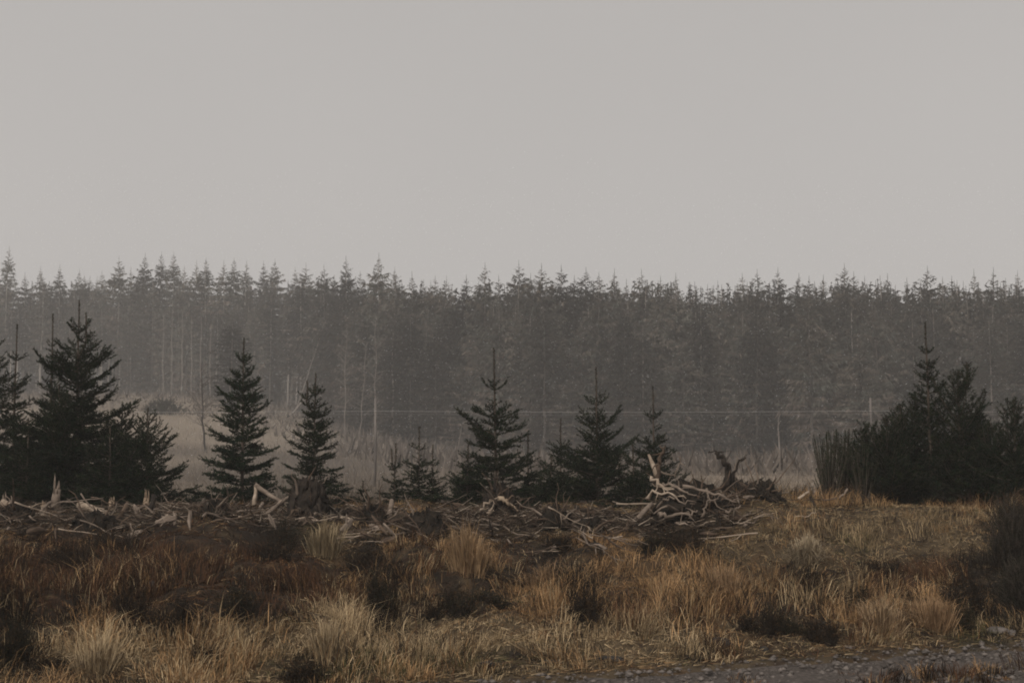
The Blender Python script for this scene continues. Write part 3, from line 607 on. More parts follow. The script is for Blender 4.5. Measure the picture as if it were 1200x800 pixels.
HEATH = [(20, 778, 50, 62), (152, 735, 26, 46), (210, 752, 52, 48), (285, 728, 40, 38), (358, 798, 56, 28), (250, 785, 40, 28), (448, 730, 30, 62), (428, 668, 42, 42), (455, 760, 22, 40),
         (560, 708, 70, 30), (600, 690, 50, 26), (685, 730, 30, 40), (665, 690, 60, 24), (655, 648, 40, 22), (885, 742, 46, 34), (915, 745, 44, 30), (962, 755, 32, 28), (1130, 712, 44, 52), (1120, 735, 30, 26),
         (80, 660, 60, 34), (130, 640, 70, 30), (345, 640, 56, 36), (310, 652, 44, 28), (805, 648, 50, 26), (775, 640, 40, 24), (60, 790, 46, 40), (520, 720, 40, 26), (1000, 716, 30, 22), (945, 690, 40, 18), (1045, 672, 46, 20)]
hl = place_words([h[0] for h in HEATH], 'dark heather clump, %s')
def heather(px, py, w_px, h_px, label, seed, tint):
    rs = np.random.RandomState(seed); B = hit(px, py); B[2] = hz(B[0], B[1]); W_ = w_px / 2 / F * B[1]; H = h_px / F * B[1]
    o = empty('heather_clump', tuple(B), label, 'heather', 'dark heather clumps on the bank'); st = MB(); fo_ = MB()
    nc = 7; cx = rs.uniform(-1.2, 1.2, nc) * W_; cy = rs.uniform(-.7, .7, nc) * W_; ch = rs.uniform(.3, 1.1, nc) * H; n = 190
    q = rs.randint(0, nc, n); a = rs.rand(n) * 6.28; r = rs.rand(n) * W_ * .55; hh = ch[q] * rs.uniform(.5, 1.1, n)
    b = np.column_stack([cx[q] + np.cos(a) * r * .5, cy[q] + np.sin(a) * r * .5, a * 0]); b[:, 2] = height(B[0] + b[:, 0], B[1] + b[:, 1]) - B[2] - .02
    e = b + np.column_stack([np.cos(a) * r * .8 + rs.normal(0, .04, n), np.sin(a) * r * .8 + rs.normal(0, .04, n), hh]); V, T = prisms(b, e, .005, .002); st.add(V, T); link('stem', st.mesh('stem', M['darkwood']), o)
    f = rs.uniform(.35, 1, n * 3); q3 = np.repeat(np.arange(n), 3); p = b[q3] + (e - b)[q3] * f[:, None]; d = (e - b)[q3] * .3 + rs.normal(0, .05, (n * 3, 3)); P0, P1 = np.concatenate([p, b * .4 + e * .6]), np.concatenate([p + d, e])
    V, T, idx = needles(P0, P1, 55, .022, .0034, rs, .75); c = np.where(rs.rand(len(P0), 1) < .22, np.array([.075, .042, .024]), np.array(tint)) * rs.uniform(.55, 1.5, (len(P0), 1)); fo_.add(V, T, 0, np.repeat(c[idx], 3, 0)); link('foliage', fo_.mesh('foliage', M['needle']), o)
for k, ((px, py, w_, h_), lb) in enumerate(zip(HEATH, hl)):
    heather(px, py, w_ * .8, h_ * .9, lb, 60 + k, (.024, .017, .012) if k % 3 else (.020, .020, .012))
bush('dark_bush', 190, 464, 44, 14, 'low dark bush in the hazy clearing before the pale poles', 95, tint=(.035, .034, .027), n=300, twig=.6, nd=30, nl=.25, nw=.03, Yd=150)

# ------------------------------------------------------------------ GRASS on the bank
rs = np.random.RandomState(5)
def blades(tx, ty, kinds, per, rs, hscale=1.0, width=.0032, spread=(.04, .13)):
    n = len(tx); idx = np.repeat(np.arange(n), per); m = len(idx)
    ang = rs.rand(m) * 6.28; rr = rs.rand(m) ** .6 * rs.uniform(*spread, n)[idx]; x = tx[idx] + np.cos(ang) * rr; y = ty[idx] + np.sin(ang) * rr
    z = height(x, y) - .015
    hb = ((.3 + 1.5 * sstep(.30, .75, fbm(tx * 1.5, ty * 1.5, 61, 3))) * (1 - .62 * sstep(17.0, 19.5, ty) * (tx < 3)))[idx] * np.clip(.35 + (ty - toe(tx)) / 1.2, .35, 1)[idx] * np.array([.21, .23, .30, .25, .12, .16, .12])[kinds][idx] * rs.uniform(.6, 1.4, n)[idx] * rs.uniform(.45, 1.15, m) * hscale
    tl = np.column_stack([np.cos(fbm(tx * .9, ty * .9, 71, 2) * 14), np.sin(fbm(tx * .9, ty * .9, 71, 2) * 14)])[idx] * .28 + rs.normal(0, .25, (n, 2))[idx]; la = ang[:, None] * 0 + np.column_stack([np.cos(ang), np.sin(ang)]) * rs.uniform(.05, .75, (m, 1)) + tl + rs.normal(0, .15, (m, 2))
    b = np.column_stack([x, y, z]); mid = b + np.column_stack([la * hb[:, None] * .35, hb * .62]); tip = b + np.column_stack([la * hb[:, None] * 1.15, hb * (1 - .22 * np.linalg.norm(la, axis=1).clip(0, 1.6))])
    wa = rs.rand(m) * 6.28; wv = np.column_stack([np.cos(wa), np.sin(wa), wa * 0]) * (width * rs.uniform(.6, 1.5, m))[:, None]
    V = np.stack([b - wv, b + wv, mid - wv * .8, mid + wv * .8, tip], 1).reshape(-1, 3)
    T = (np.arange(m) * 5)[:, None, None] + np.array([(0, 1, 3), (0, 3, 2), (2, 3, 4)])[None]
    c = tint_of(kinds, rs)[idx] * rs.uniform(.7, 1.25, (m, 1))
    return V, T.reshape(-1, 3), np.repeat(c, 5, 0)
n = 30000
ty = 11.2 + (26.5 - 11.2) * rs.rand(n) ** 1.12; tx = rs.uniform(-1, 1, n) * (.365 * ty + .9)
keep = (ty > toe(tx) + .22 * rs.rand(n)) | (ty < toe(tx) - 2.55) | ((abs(ty - toe(tx) + 1.4 + .2 * np.sin(tx * 2)) < .2) & (fbm(tx * 1.7, ty * .5, 91, 2) > .5) & (rs.rand(n) < .35))
tx, ty = tx[keep], ty[keep]; tz = height(tx, ty); kd = kinds_at(tx, ty, tz, rs)
px, py = project(tx, ty, tz)
pk = KIND.index('p'); drop = ((kd == pk) & (rs.rand(len(kd)) < .8)) | ((fbm(tx * 2.3, ty * 2.3, 63, 3) < .40) & (rs.rand(len(kd)) < .8))
brash = (np.exp(-((ty - 21.1) / 1.15) ** 4) * (tx < 3.8) > .1 + rs.rand(len(tx)) * 1.05)
s_ = ~drop & ~brash; tx, ty, kd = tx[s_], ty[s_], kd[s_]
V, T, C = blades(tx, ty, kd, 10, rs, .82, .0030, (.05, .20))
tag(link('grass', mesh_from('grass', V, T, M['grass'], tint=C)), kind='stuff')
# flattened dead litter between the tufts
n = 95000; ty = 12.2 + 14 * rs.rand(n); tx = rs.uniform(-1, 1, n) * (.365 * ty + .6); k_ = (ty > toe(tx) - .05) & ~((np.exp(-((ty - 21.1) / 1.0) ** 4) * (tx < 3.4)) > rs.rand(n) * 1.1); tx, ty = tx[k_], ty[k_]; n = len(tx)
tz = height(tx, ty); kd = kinds_at(tx, ty, tz, rs); a = rs.rand(n) * 6.28; l = rs.uniform(.04, .15, n); h_ = rs.uniform(.005, .06, n)
b = np.column_stack([tx, ty, tz + h_ * .6]); ex, ey = tx + np.cos(a) * l, ty + np.sin(a) * l; e = np.column_stack([ex, ey, height(ex, ey) + h_]); wv = np.column_stack([-np.sin(a), np.cos(a), a * 0]) * .0032 + [0, 0, .003]
C = tint_of(kd, rs) * rs.uniform(.35, 1.0, (n, 1))
tag(link('grass_litter', mesh_from('grass_litter', np.stack([b - wv, b + wv, e], 1).reshape(-1, 3), np.arange(3 * n).reshape(-1, 3), M['grass'], tint=np.repeat(C, 3, 0))), kind='stuff')
# taller seeding stalks among it
n = 2600; ty = rs.uniform(12.8, 21, n); tx = rs.uniform(-1, 1, n) * (.36 * ty + .5); k_ = (ty > toe(tx) + .5) & (fbm(tx * .8, ty * .8, 67, 3) > .46); tx, ty = tx[k_], ty[k_]
V, T, C = blades(tx, ty, rs.choice([0, 0, 3, 2, 2], len(tx)), 5, rs, 1.1, .0028)
tag(link('tall_grass_stalks', mesh_from('tall_grass_stalks', V, T, M['grass'], tint=C)), kind='stuff')
# reddish weeds on the near verge of the track, at the right
n = 260; px = rs.choice([1040, 1080, 1115, 1150, 1190, 930, 985], n) + rs.normal(0, 22, n); py = rs.uniform(772, 832, n); P = np.array([at(a, b, 1) for a, b in zip(px, py)])
g = 2.0 / np.maximum(.02, (CAMZ - P[:, 2])); tx, ty = P[:, 0] * g, g; k_ = (ty < toe(tx) - 1.5) & (ty > 9); tx, ty = tx[k_], ty[k_]
V, T, C = blades(tx, ty, rs.choice([3, 3, 2, 1, 5], len(tx)), 20, rs, 1.3)
tag(link('verge_weeds', mesh_from('verge_weeds', V, T, M['grass'], tint=C)), kind='stuff')
# pale grass of the clearing beyond the bank
n = 42000; ty = 26 + 190 * rs.rand(n) ** 1.7; tx = rs.uniform(-1, 1, n) * (.37 * ty + 1); tz = height(tx, ty)
ln = np.clip(ty / 40, 1, 4); hh = rs.uniform(.18, .42, n) * (1 + .4 * (ty > 60)); b = np.column_stack([tx, ty, tz - .02]); wv = np.column_stack([.008 * ln, ln * 0, ln * 0]) * rs.uniform(.6, 1.5, (n, 1))
tip = b + np.column_stack([rs.normal(0, .16, (n, 2)), hh]); pal = np.clip(np.exp(-((tx + 33) / 20) ** 2 - ((ty - 165) / 55) ** 2) + np.exp(-((ty - 45) / 16) ** 2) * sstep(4, 9, tx) + .2, 0, 1)[:, None] * (.25 + 1.1 * fbm(tx * .2, ty * .1, 43, 4))[:, None].clip(0, 1)
c = (np.array([.13, .108, .09]) * (1 - pal) + np.array([.37, .305, .24]) * pal) * rs.uniform(.6, 1.35, (n, 1))
V = np.stack([b - wv, b + wv, tip], 1).reshape(-1, 3)
tag(link('field_grass', mesh_from('field_grass', V, np.arange(3 * n).reshape(-1, 3), M['grass'], tint=np.repeat(c, 3, 0))), kind='stuff')
# tussocks one can pick out
def tussock(px, py, w_px, h_px, label, seed, tint, n=420, arch=1.0):
    rs = np.random.RandomState(seed); B = hit(px, py); W_ = w_px / 2 / F * B[1]; H = h_px / F * B[1]
    a = rs.rand(n) * 6.28; r = rs.rand(n); b = np.column_stack([np.cos(a), np.sin(a), a * 0]) * (r * W_ * .55)[:, None]; b[:, 2] = height(B[0] + b[:, 0], B[1] + b[:, 1]) - hz(B[0], B[1]); hh = H * rs.uniform(.35, 1.1, n)
    d = np.column_stack([np.cos(a), np.sin(a)]) * (r * W_ * rs.uniform(.5, 1.3, n))[:, None]
    mid = b + np.column_stack([d * .35, hh * .7]) + rs.normal(0, .02, (n, 3)); tip = b + np.column_stack([d * arch, hh * (1 - .35 * r * arch)]) + rs.normal(0, .035, (n, 3))
    wa = rs.rand(n) * 6.28; wv = np.column_stack([np.cos(wa), np.sin(wa), wa * 0]) * .004
    V = np.stack([b - wv, b + wv, mid - wv * .8, mid + wv * .8, tip], 1).reshape(-1, 3); T = (np.arange(n) * 5)[:, None, None] + np.array([(0, 1, 3), (0, 3, 2), (2, 3, 4)])[None]
    C = np.repeat(np.array(tint) * rs.uniform(.7, 1.3, (n, 1)), 5, 0)
    o = link('grass_tussock', mesh_from('grass_tussock', V, T.reshape(-1, 3), M['grass'], tint=C), loc=(B[0], B[1], hz(B[0], B[1]) - .02)); tag(o, label, 'grass tussock')
tussock(548, 668, 66, 66, 'tall orange grass tussock with long stalks below the pale splintered stump', 1, (.34, .225, .125), 420, 1.1)
tussock(946, 657, 44, 32, 'rounded tan grass tussock on the bank below the green broom', 2, (.36, .285, .19), 900, 1.5)
tussock(1095, 738, 70, 46, 'orange grass tussock hanging over the track edge at the right', 3, (.33, .21, .115), 500)
tussock(1035, 742, 70, 46, 'paler orange grass tussock over the track left of the first', 4, (.37, .26, .155), 500)
tussock(380, 650, 60, 46, 'tan grass tussock spilling down the bank below the dark root stump', 5, (.30, .23, .14), 500, 1.3)
tussock(850, 700, 60, 40, 'orange grass tussock on the bank above the dark rock', 6, (.30, .195, .11), 450)
tussock(640, 690, 60, 34, 'rusty grass tussock overhanging the dark peat hollow', 7, (.22, .14, .08), 350, 1.4)
tussock(385, 775, 70, 52, 'pale straw tussock low on the bank beneath the twin-leader spruce', 8, (.36, .27, .165), 300)
tussock(115, 792, 80, 52, 'pale straw tussock at the bottom of the bank beneath the biggest spruce', 9, (.34, .255, .155), 300)

# ------------------------------------------------------------------ BRASH: logs, sticks, stumps, roots
def crooked(p0, p1, rs, n=8, wob=.06):
    p0, p1 = np.asarray(p0, float), np.asarray(p1, float); t = np.linspace(0, 1, n)[:, None]; L = np.linalg.norm(p1 - p0)
    w_ = rs.normal(0, wob * L, (n, 3)); w_[0] = w_[-1] = 0; w_[1:-1] = (w_[:-2] + 2 * w_[1:-1] + w_[2:]) / 4
    return p0 + (p1 - p0) * t + w_
def log(name, a, b, r, m, label, seed, cat='log', wob=.03, taper=.7, n=9, twigs=0):
    """a, b: (px, py, lift) — both ends put on the ground seen at that pixel, lifted by so many metres"""
    rs = np.random.RandomState(seed)
    def pt(e):
        if len(e) == 4: return at(e[0], e[1], e[3])
        h = hit(e[0], e[1]); Yd = max(12, h[1] - e[2] * 6); return at(e[0], e[1], Yd)
    A, B_ = pt(a), pt(b); C0 = (A + B_) / 2; P = crooked(A - C0, B_ - C0, rs, 9, wob); t = np.linspace(0, 1, 9); mb = MB()
    V, T = tube(P, r * (1 - (1 - taper) * t), n, rs, 1, .12); mb.add(V, T)
    for k in range(twigs):
        i0 = rs.randint(2, 8); e = P[i0] + rs.normal(0, .22, 3) + [0, 0, .08]; V, T = tube(crooked(P[i0], e, rs, 4, .08), [r * .35, r * .28, r * .2, r * .1], 4); mb.add(V, T)
    o = link(name, mb.mesh(name, M[m], True), loc=tuple(C0)); return tag(o, label, cat)
log('log', (2, 588, .0, 21.6), (38, 597, .0, 21.5), .055, 'bleached', 'thick bleached log end lying at the left edge on top of the brash', 1)
log('log', (-8, 604, .0, 21.1), (58, 601, .0, 21.2), .035, 'bleached', 'thin bleached pole lying level under the thick log end at the left', 2)
log('log', (94, 591, .0, 21.5), (128, 603, .0, 21.2), .06, 'bleached', 'whitish broken log on the crest below the biggest young spruce', 3)
log('log', (128, 612, .0, 20.9), (168, 629, .0, 20.5), .05, 'greywood', 'grey log sloping down to the right above the pale wood sliver', 4)
log('wood_sliver', (142, 635, .0, 20.3), (172, 631, .0, 20.3), .035, 'bleached', 'pale wood sliver lying level below the grey log', 5, 'wood')
log('pole', (163, 634, .0, 20.6), (180, 580, .0, 21.0), .05, 'darkwood', 'dark pole leaning out of the brash right of the grey log', 6)
log('pole', (34, 614, .0, 20.9), (60, 588, .0, 21.2), .03, 'greywood', 'short grey pole crossing under the bleached pole at the left edge', 7)
log('boulder_log', (-14, 652, .0, 19.2), (22, 676, .0, 18.7), .10, 'greywood', 'thick grey log butt half buried at the left edge lower on the bank', 8, taper=.95)
log('log', (720, 636, .0, 20.3), (764, 590, .0, 20.9), .050, 'greywood', 'long straight grey pole leaning up to the right beside the root tangle', 9, wob=.01)
log('branch', (722, 590, .0, 21.2), (812, 591, .0, 21.2), .014, 'bleached', 'thin straight pale stick lying level across the root tangle', 10, wob=.01)
log('log', (540, 652, .0, 20.2), (602, 612, .0, 20.8), .030, 'greywood', 'thin grey branch rising to the right behind the tall orange tussock', 11)
log('log', (466, 642, .0, 20.1), (510, 639, .0, 20.2), .028, 'bleached', 'short pale stick lying level on the dark brash under the sapling cluster', 12)
log('branch', (425, 625, .0, 20.6), (512, 600, .0, 21.0), .024, 'greywood', 'long grey branch rising gently to the right across the middle brash', 13, twigs=3)
log('branch', (455, 610, .0, 20.8), (459, 586, .0, 21.2), .045, 'greywood', 'stubby upright grey limb in the brash under the forked sapling', 14)
log('branch', (298, 592, .0, 21.2), (300, 568, .0, 21.3), .035, 'bleached', 'short pale upright limb left of the elbow-shaped root', 15)
log('root', (300, 568, .0, 21.3), (332, 590, .0, 21.0), .036, 'greywood', 'pale elbow-shaped root slanting down to the right by the dark stump', 16)
log('root', (310, 604, .0, 20.8), (362, 568, .0, 21.2), .034, 'greywood', 'long pale root rising to the right onto the dark stump', 17)
log('root', (328, 622, .0, 20.6), (345, 596, .0, 20.9), .04, 'greywood', 'stout grey root dropping below the dark stump', 18)
log('log', (355, 618, .0, 20.7), (368, 626, .0, 20.5), .03, 'splinter', 'short yellowish broken limb at the foot of the dark stump', 19)
log('log', (398, 606, .0, 21.0), (412, 608, .0, 21.0), .032, 'bleached', 'whitish short chunk of wood right of the dark stump', 20, 'wood')
log('branch', (180, 600, .0, 21.2), (272, 601, .0, 21.2), .02, 'greywood', 'long thin branch lying level under the low bushy spruce', 21, twigs=4)
log('branch', (222, 612, .0, 20.8), (300, 598, .0, 21.0), .024, 'greywood', 'thin grey branch sloping up toward the pale upright limb', 22, twigs=3)
log('branch', (935, 548, .0, 22.2), (948, 541, .0, 22.2), .025, 'bleached', 'tiny pale-tipped stub poking up left of the green broom', 23) if False else None
log('branch', (935, 584, .0, 21.6), (948, 576, .0, 21.6), .025, 'bleached', 'small pale-tipped stub lying on the crest left of the green broom', 23)
log('branch', (950, 582, .0, 21.4), (958, 601, .0, 21.2), .025, 'darkwood', 'short dark stick standing askew left of the green broom', 24)
log('branch', (993, 573, .0, 22.2), (984, 584, .0, 22.0), .018, 'greywood', 'short pale stub leaning at the foot of the green broom', 25)
def splintered(name, px, py, top, w_px, Yd, m, label, seed, cat='stump', spikes=7):
    rs = np.random.RandomState(seed); B = at(px, py, Yd); g = hz(B[0], Yd); H = at(px, top, Yd)[2] - g; W_ = w_px / 2 / F * Yd
    o = empty(name, (B[0], Yd, g), label, cat); mb = MB(); t = np.array([0, .15, .4, .7, 1.]); Hs = H * .62
    V, T = tube(np.column_stack([rs.normal(0, .01, 5), rs.normal(0, .01, 5), -.12 + t * (Hs + .12)]), W_ * np.array([1.35, 1.1, 1., .9, .8]), 9, rs, 1, .12); mb.add(V, T); link('stump_base', mb.mesh('stump_base', M[m], True), o)
    for k in range(spikes):
        a = k * 6.28 / spikes + rs.normal(0, .2); b = np.array([math.cos(a), math.sin(a), 0]) * W_ * .55; hh = H * rs.uniform(.72, 1.05); s = MB()
        V, T = tube([b + [0, 0, Hs * .8], b * .9 + [0, 0, (Hs + hh) / 2], b * .8 + [0, 0, hh]], [W_ * .4, W_ * .28, W_ * .04], 5, rs, .6, .1); s.add(V, T); link('splinter', s.mesh('splinter', M['splinter' if m != 'greywood' else 'greywood']), o)
    return o
splintered('splintered_stump', 66, 592, 556, 11, 22.0, 'greywood', 'pointed splintered stump standing up against the biggest young spruce', 1)
splintered('splintered_stump', 51, 602, 584, 6, 21.2, 'bleached', 'thin whitish splintered stub left of the pointed stump', 2, spikes=4)
splintered('splintered_stump', 172, 590, 572, 8, 21.8, 'splinter', 'small tan splintered stub below the low bushy spruce', 3, spikes=4)
splintered('splintered_stump', 5, 590, 574, 7, 22.2, 'greywood', 'short splintered stub at the left edge behind the thick log end', 4, spikes=4)
splintered('splintered_stump', 647, 615, 596, 10, 21.2, 'bleached', 'pale splintered stub in the brash below the lowest bushy spruce', 5, spikes=5)
splintered('splintered_stump', 264, 606, 590, 10, 21.1, 'bleached', 'whitish splintered stub below the conical young spruce', 6, spikes=4)
splintered('splintered_stump', 131, 596, 580, 9, 21.9, 'splinter', 'short tan broken stub behind the whitish log', 7, spikes=4)
# stumps torn out of the ground, with roots
def root_stump(px, py, w_px, h_px, Yd, label, seed, roots, body='darkwood', name='uprooted_stump', nroots_rand=0, hairs=260, rootfwd=0.):
    rs = np.random.RandomState(seed); B = at(px, py, Yd); g = hz(B[0], Yd); W_ = w_px / 2 / F * Yd; H = h_px / F * Yd
    o = empty(name, (B[0], Yd, g), label, 'stump'); mb = MB()
    na, nb = 34, 16; a = np.arange(na) * 6.283 / na; V = []
    for j in range(nb):
        v = j / (nb - 1); rr = (1 - v ** 2.2) ** .5 * W_ + .01; 
        for i_ in range(na):
            l = 1 + .28 * math.sin(3 * a[i_] + seed) * (1 - v) + .10 * rs.normal()
            V.append((math.cos(a[i_]) * rr * l, math.sin(a[i_]) * rr * l * .7, -.15 + (H + .15) * v * (1 + .09 * rs.normal() * (v > .1)) + .03 * rs.normal()))
    T = []
    for j in range(nb - 1):
        for i_ in range(na):
            p, q, r_, s = j * na + i_, j * na + (i_ + 1) % na, (j + 1) * na + (i_ + 1) % na, (j + 1) * na + i_; T += [(p, q, r_), (p, r_, s)]
    mb.add(V, T); link('soil_clod' if body == 'peat' else 'stump_body', mb.mesh('soil_clod', M[body]), o)
    for k, (pts, r, m) in enumerate(roots):
        P = np.array([at(x_, y_, Yd - dz_ - rootfwd) for (x_, y_, dz_) in pts]) - np.array([B[0], Yd, g])
        t = np.linspace(0, 1, len(P)); tt = np.linspace(0, 1, max(8, 3 * len(P))); Q = np.column_stack([np.interp(tt, t, P[:, c]) for c in range(3)])
        for _ in range(2): Q[1:-1] = (Q[:-2] + 2 * Q[1:-1] + Q[2:]) / 4
        Q[1:-1] += rs.normal(0, .015, Q[1:-1].shape); s = MB(); V, T = tube(Q, .8 * r * (1 - .6 * tt), 7, rs, 1, .2); s.add(V, T)
        for _ in range(3 if r < .06 else 0):
            i0 = rs.randint(2, len(Q) - 1); e = Q[i0] + rs.normal(0, .11, 3) + (Q[i0] - Q[i0 - 1]) * 1.2; V, T = tube(crooked(Q[i0], e, rs, 5, .1), np.linspace(.35, .06, 5) * r, 5); s.add(V, T)
        link('root', s.mesh('root', M[m if k % 2 == 0 or m != 'bleached' else 'greywood'], False), o)
    for k in range(nroots_rand):
        a_ = rs.uniform(0, 6.28); v = rs.uniform(.2, .95); p = np.array([math.cos(a_) * W_ * (1 - v) ** .5, math.sin(a_) * W_ * .7 * (1 - v) ** .5 - .05, H * v]); d = p / np.linalg.norm(p) * rs.uniform(.15, .4) + rs.normal(0, .12, 3)
        s = MB(); V, T = tube(crooked(p * .8, p + d, rs, 6, .1), np.linspace(.018, .004, 6) * rs.uniform(.6, 1.6), 5); s.add(V, T); link('root', s.mesh('root', M[rs.choice(['greywood', 'brownwood', 'brownwood'])], True), o)
    n = hairs; u = rs.normal(size=(n, 3)); u[:, 2] = np.abs(u[:, 2]); u /= np.linalg.norm(u, axis=1)[:, None]; n = n // 3; u = u[:n]; p = u * [W_, W_ * .7, H] * .85; e = p + u * .08 + rs.normal(0, .09, (n, 3)); s = MB()
    V, T = prisms(p, e, .006, .002); s.add(V, T); hr = link('root_hairs', s.mesh('root_hairs', M['brownwood']), o); hr['kind'] = 'stuff'
    return o
root_stump(360, 612, 54, 46, 20.9, 'dark uprooted stump with dangling roots below the twin-leader spruce', 1,
           [([(352, 596, .3), (340, 600, .4), (332, 616, .5)], .03, 'brownwood'), ([(372, 590, .3), (380, 602, .5), (382, 614, .5)], .03, 'darkwood'), ([(360, 600, .4), (366, 612, .5)], .025, 'darkwood')], nroots_rand=10)
root_stump(585, 618, 40, 34, 21.3, 'dark rotten stump with a pale broken top under the long-leader spruce', 2,
           [([(562, 600, .2), (572, 588, .25), (584, 583, .25)], .035, 'bleached'), ([(584, 584, .2), (596, 588, .25), (603, 594, .2)], .05, 'splinter'), ([(570, 612, .45), (572, 602, .42), (573, 598, .4)], .05, 'bleached')], nroots_rand=8)
root_stump(812, 624, 92, 36, 21.0, 'big tangle of bare pale roots on a dark torn-up root plate', 3,
           [([(758, 584, .2), (764, 576, .35), (775, 578, .4), (790, 580, .45), (804, 584, .45)], .032, 'bleached'),
            ([(772, 602, .5), (778, 606, .6), (792, 601, .65), (808, 602, .65), (817, 598, .6)], .042, 'bleached'),
            ([(770, 596, .3), (776, 586, .4), (790, 582, .5), (798, 588, .55), (816, 588, .5)], .024, 'greywood'),
            ([(776, 566, .1), (790, 569, .2), (803, 576, .3), (816, 580, .35)], .028, 'bleached'),
            ([(800, 569, .1), (820, 573, .2), (838, 578, .3), (850, 584, .35), (863, 588, .35)], .03, 'greywood'),
            ([(822, 606, .55), (826, 596, .6), (828, 586, .55), (838, 586, .5), (842, 584, .45)], .026, 'bleached'),
            ([(851, 601, .45), (858, 598, .5), (868, 592, .4)], .026, 'greywood'),
            ([(774, 552, .0), (784, 557, .05), (792, 556, .1), (796, 545, .1), (799, 540, .1), (795, 534, .1)], .018, 'greywood'),
            ([(764, 558, .0), (774, 568, .1), (780, 574, .2), (790, 573, .3)], .038, 'bleached'),
            ([(838, 598, .5), (842, 606, .55), (845, 620, .6)], .034, 'darkwood'),
            ([(792, 612, .6), (804, 614, .7), (812, 612, .65)], .024, 'greywood'),
            ([(828, 572, .2), (830, 580, .3), (831, 588, .45)], .024, 'bleached'),
            ([(770, 560, 0), (772, 545, 0), (775, 533, .02), (780, 523, .02)], .05, 'brownwood')], body='peat', nroots_rand=34, hairs=700, rootfwd=.22)
log('wood_slab', (771, 558, .0, 20.95), (760, 532, .0, 21.0), .052, 'bleached', 'pale splintered slab of wood standing up at the left of the root tangle', 31, 'wood', .01, .35, 6)
root_stump(862, 578, 44, 24, 21.7, 'dark crooked snag with a forked arm on a mossy mound right of the root tangle', 4,
           [([(848, 572, .1), (853, 556, .1), (852, 546, .1), (846, 537, .1), (838, 530, .1)], .085, 'darkwood'), ([(830, 530, .1), (840, 529, .1), (848, 530, .1)], .016, 'darkwood'),
            ([(858, 566, .1), (862, 552, .1), (866, 542, .1), (874, 536, .1)], .03, 'darkwood'), ([(872, 570, .1), (888, 566, .15), (896, 572, .1)], .05, 'darkwood')], nroots_rand=3, name='snag')
# loose sticks strewn on the crest: one mesh each kind, copied
def stick_mesh(k):
    rs = np.random.RandomState(500 + k); mb = MB(); n = 8; P = crooked([-.5, 0, 0], [.5, 0, 0], rs, n, .025 if k % 3 else .05); r = np.linspace(1, .4, n) * (.009 + .018 * rs.rand() ** 2)
    V, T = tube(P, r, 7, rs, 1, .28); mb.add(V, T)
    for j in range(k % 4):
        i0 = rs.randint(2, n - 1); e = P[i0] + np.array([rs.uniform(.05, .25), rs.uniform(-.2, .2), rs.uniform(-.02, .2)]); V, T = tube(crooked(P[i0], e, rs, 4, .08), [.010, .008, .006, .002], 4); mb.add(V, T)
    return mb.mesh('broken_branch', M[['bleached', 'greywood', 'brownwood', 'greywood', 'brownwood'][k % 5]], False)
SM = [stick_mesh(k) for k in range(15)]; TONE = ['bleached', 'grey', 'dark brown', 'grey', 'dark brown']
ZONE = [(0, 195, 586, 634, 22), (180, 300, 586, 616, 18), (290, 400, 584, 620, 12), (400, 560, 590, 645, 34), (560, 730, 600, 655, 24), (735, 880, 590, 636, 12), (880, 960, 580, 616, 8)]
sticks = []
for (x0, x1, y0, y1, cnt) in ZONE:
    for _ in range(cnt):
        px, py = rnd.uniform(x0, x1), rnd.uniform(y0, y1); h = hit(px, min(py + 4, 690)); 
        if h[1] > 24: h = np.array([(px - 600) / F * 21.6, 21.6 + rnd.uniform(-.3, .5), 0])
        k = rnd.randrange(15); L = .3 + .75 * rnd.random() ** 1.6; az = rnd.choice([rnd.gauss(0, .5), rnd.uniform(0, 6.28)]); til = rnd.gauss(0, .24)
        sticks.append((px, h, k, L, az, til))
grp = {}
for (px, h, k, L, az, til) in sticks:
    tone = TONE[k % 5]; ln = 'long' if L > .6 else 'short'; pose = 'tilted up' if abs(til) > .3 else 'lying flat'; key = (tone, ln, pose, near_mark(px)[1]); grp.setdefault(key, []).append((px, h, k, L, az, til))
SHORT = ['the big spruce', 'the conical spruce', 'the twin-leader spruce', 'the sapling cluster', 'the long-leader spruce', 'the broad spruce', 'the root tangle', 'the crooked snag', 'the green broom', 'the bare-topped conifer', 'the pine']
SHORT = {m[1]: s_ for m, s_ in zip(LANDMARKS, SHORT)}; ORDN = ['leftmost', 'second from left', 'third from left', 'fourth from left', 'fifth from left', 'sixth from left', 'seventh from left', 'eighth from left', 'ninth from left', 'tenth from left', 'eleventh from left', 'twelfth from left']
for (tone, ln, pose, lm), items in grp.items():
    for q, (px, h, k, L, az, til) in enumerate(sorted(items)):
        lb = '%s %s broken branch %s in the brash below %s' % (ln, tone, pose, SHORT[lm])
        if len(items) > 1: lb = '%s of the %s %s broken branches %s below %s' % (ORDN[min(q, 11)], ln, tone, pose, SHORT[lm])
        o = link('broken_branch', SM[k], loc=(h[0], h[1], hz(h[0], h[1]) + .02 + rnd.uniform(0, .09) + abs(math.sin(til)) * L * .4)); o.rotation_euler = (rnd.uniform(0, 6.28), til, az); o.scale = (L, max(.7, L), max(.7, L))
        tag(o, lb, 'branch', 'broken branches strewn along the bank top')
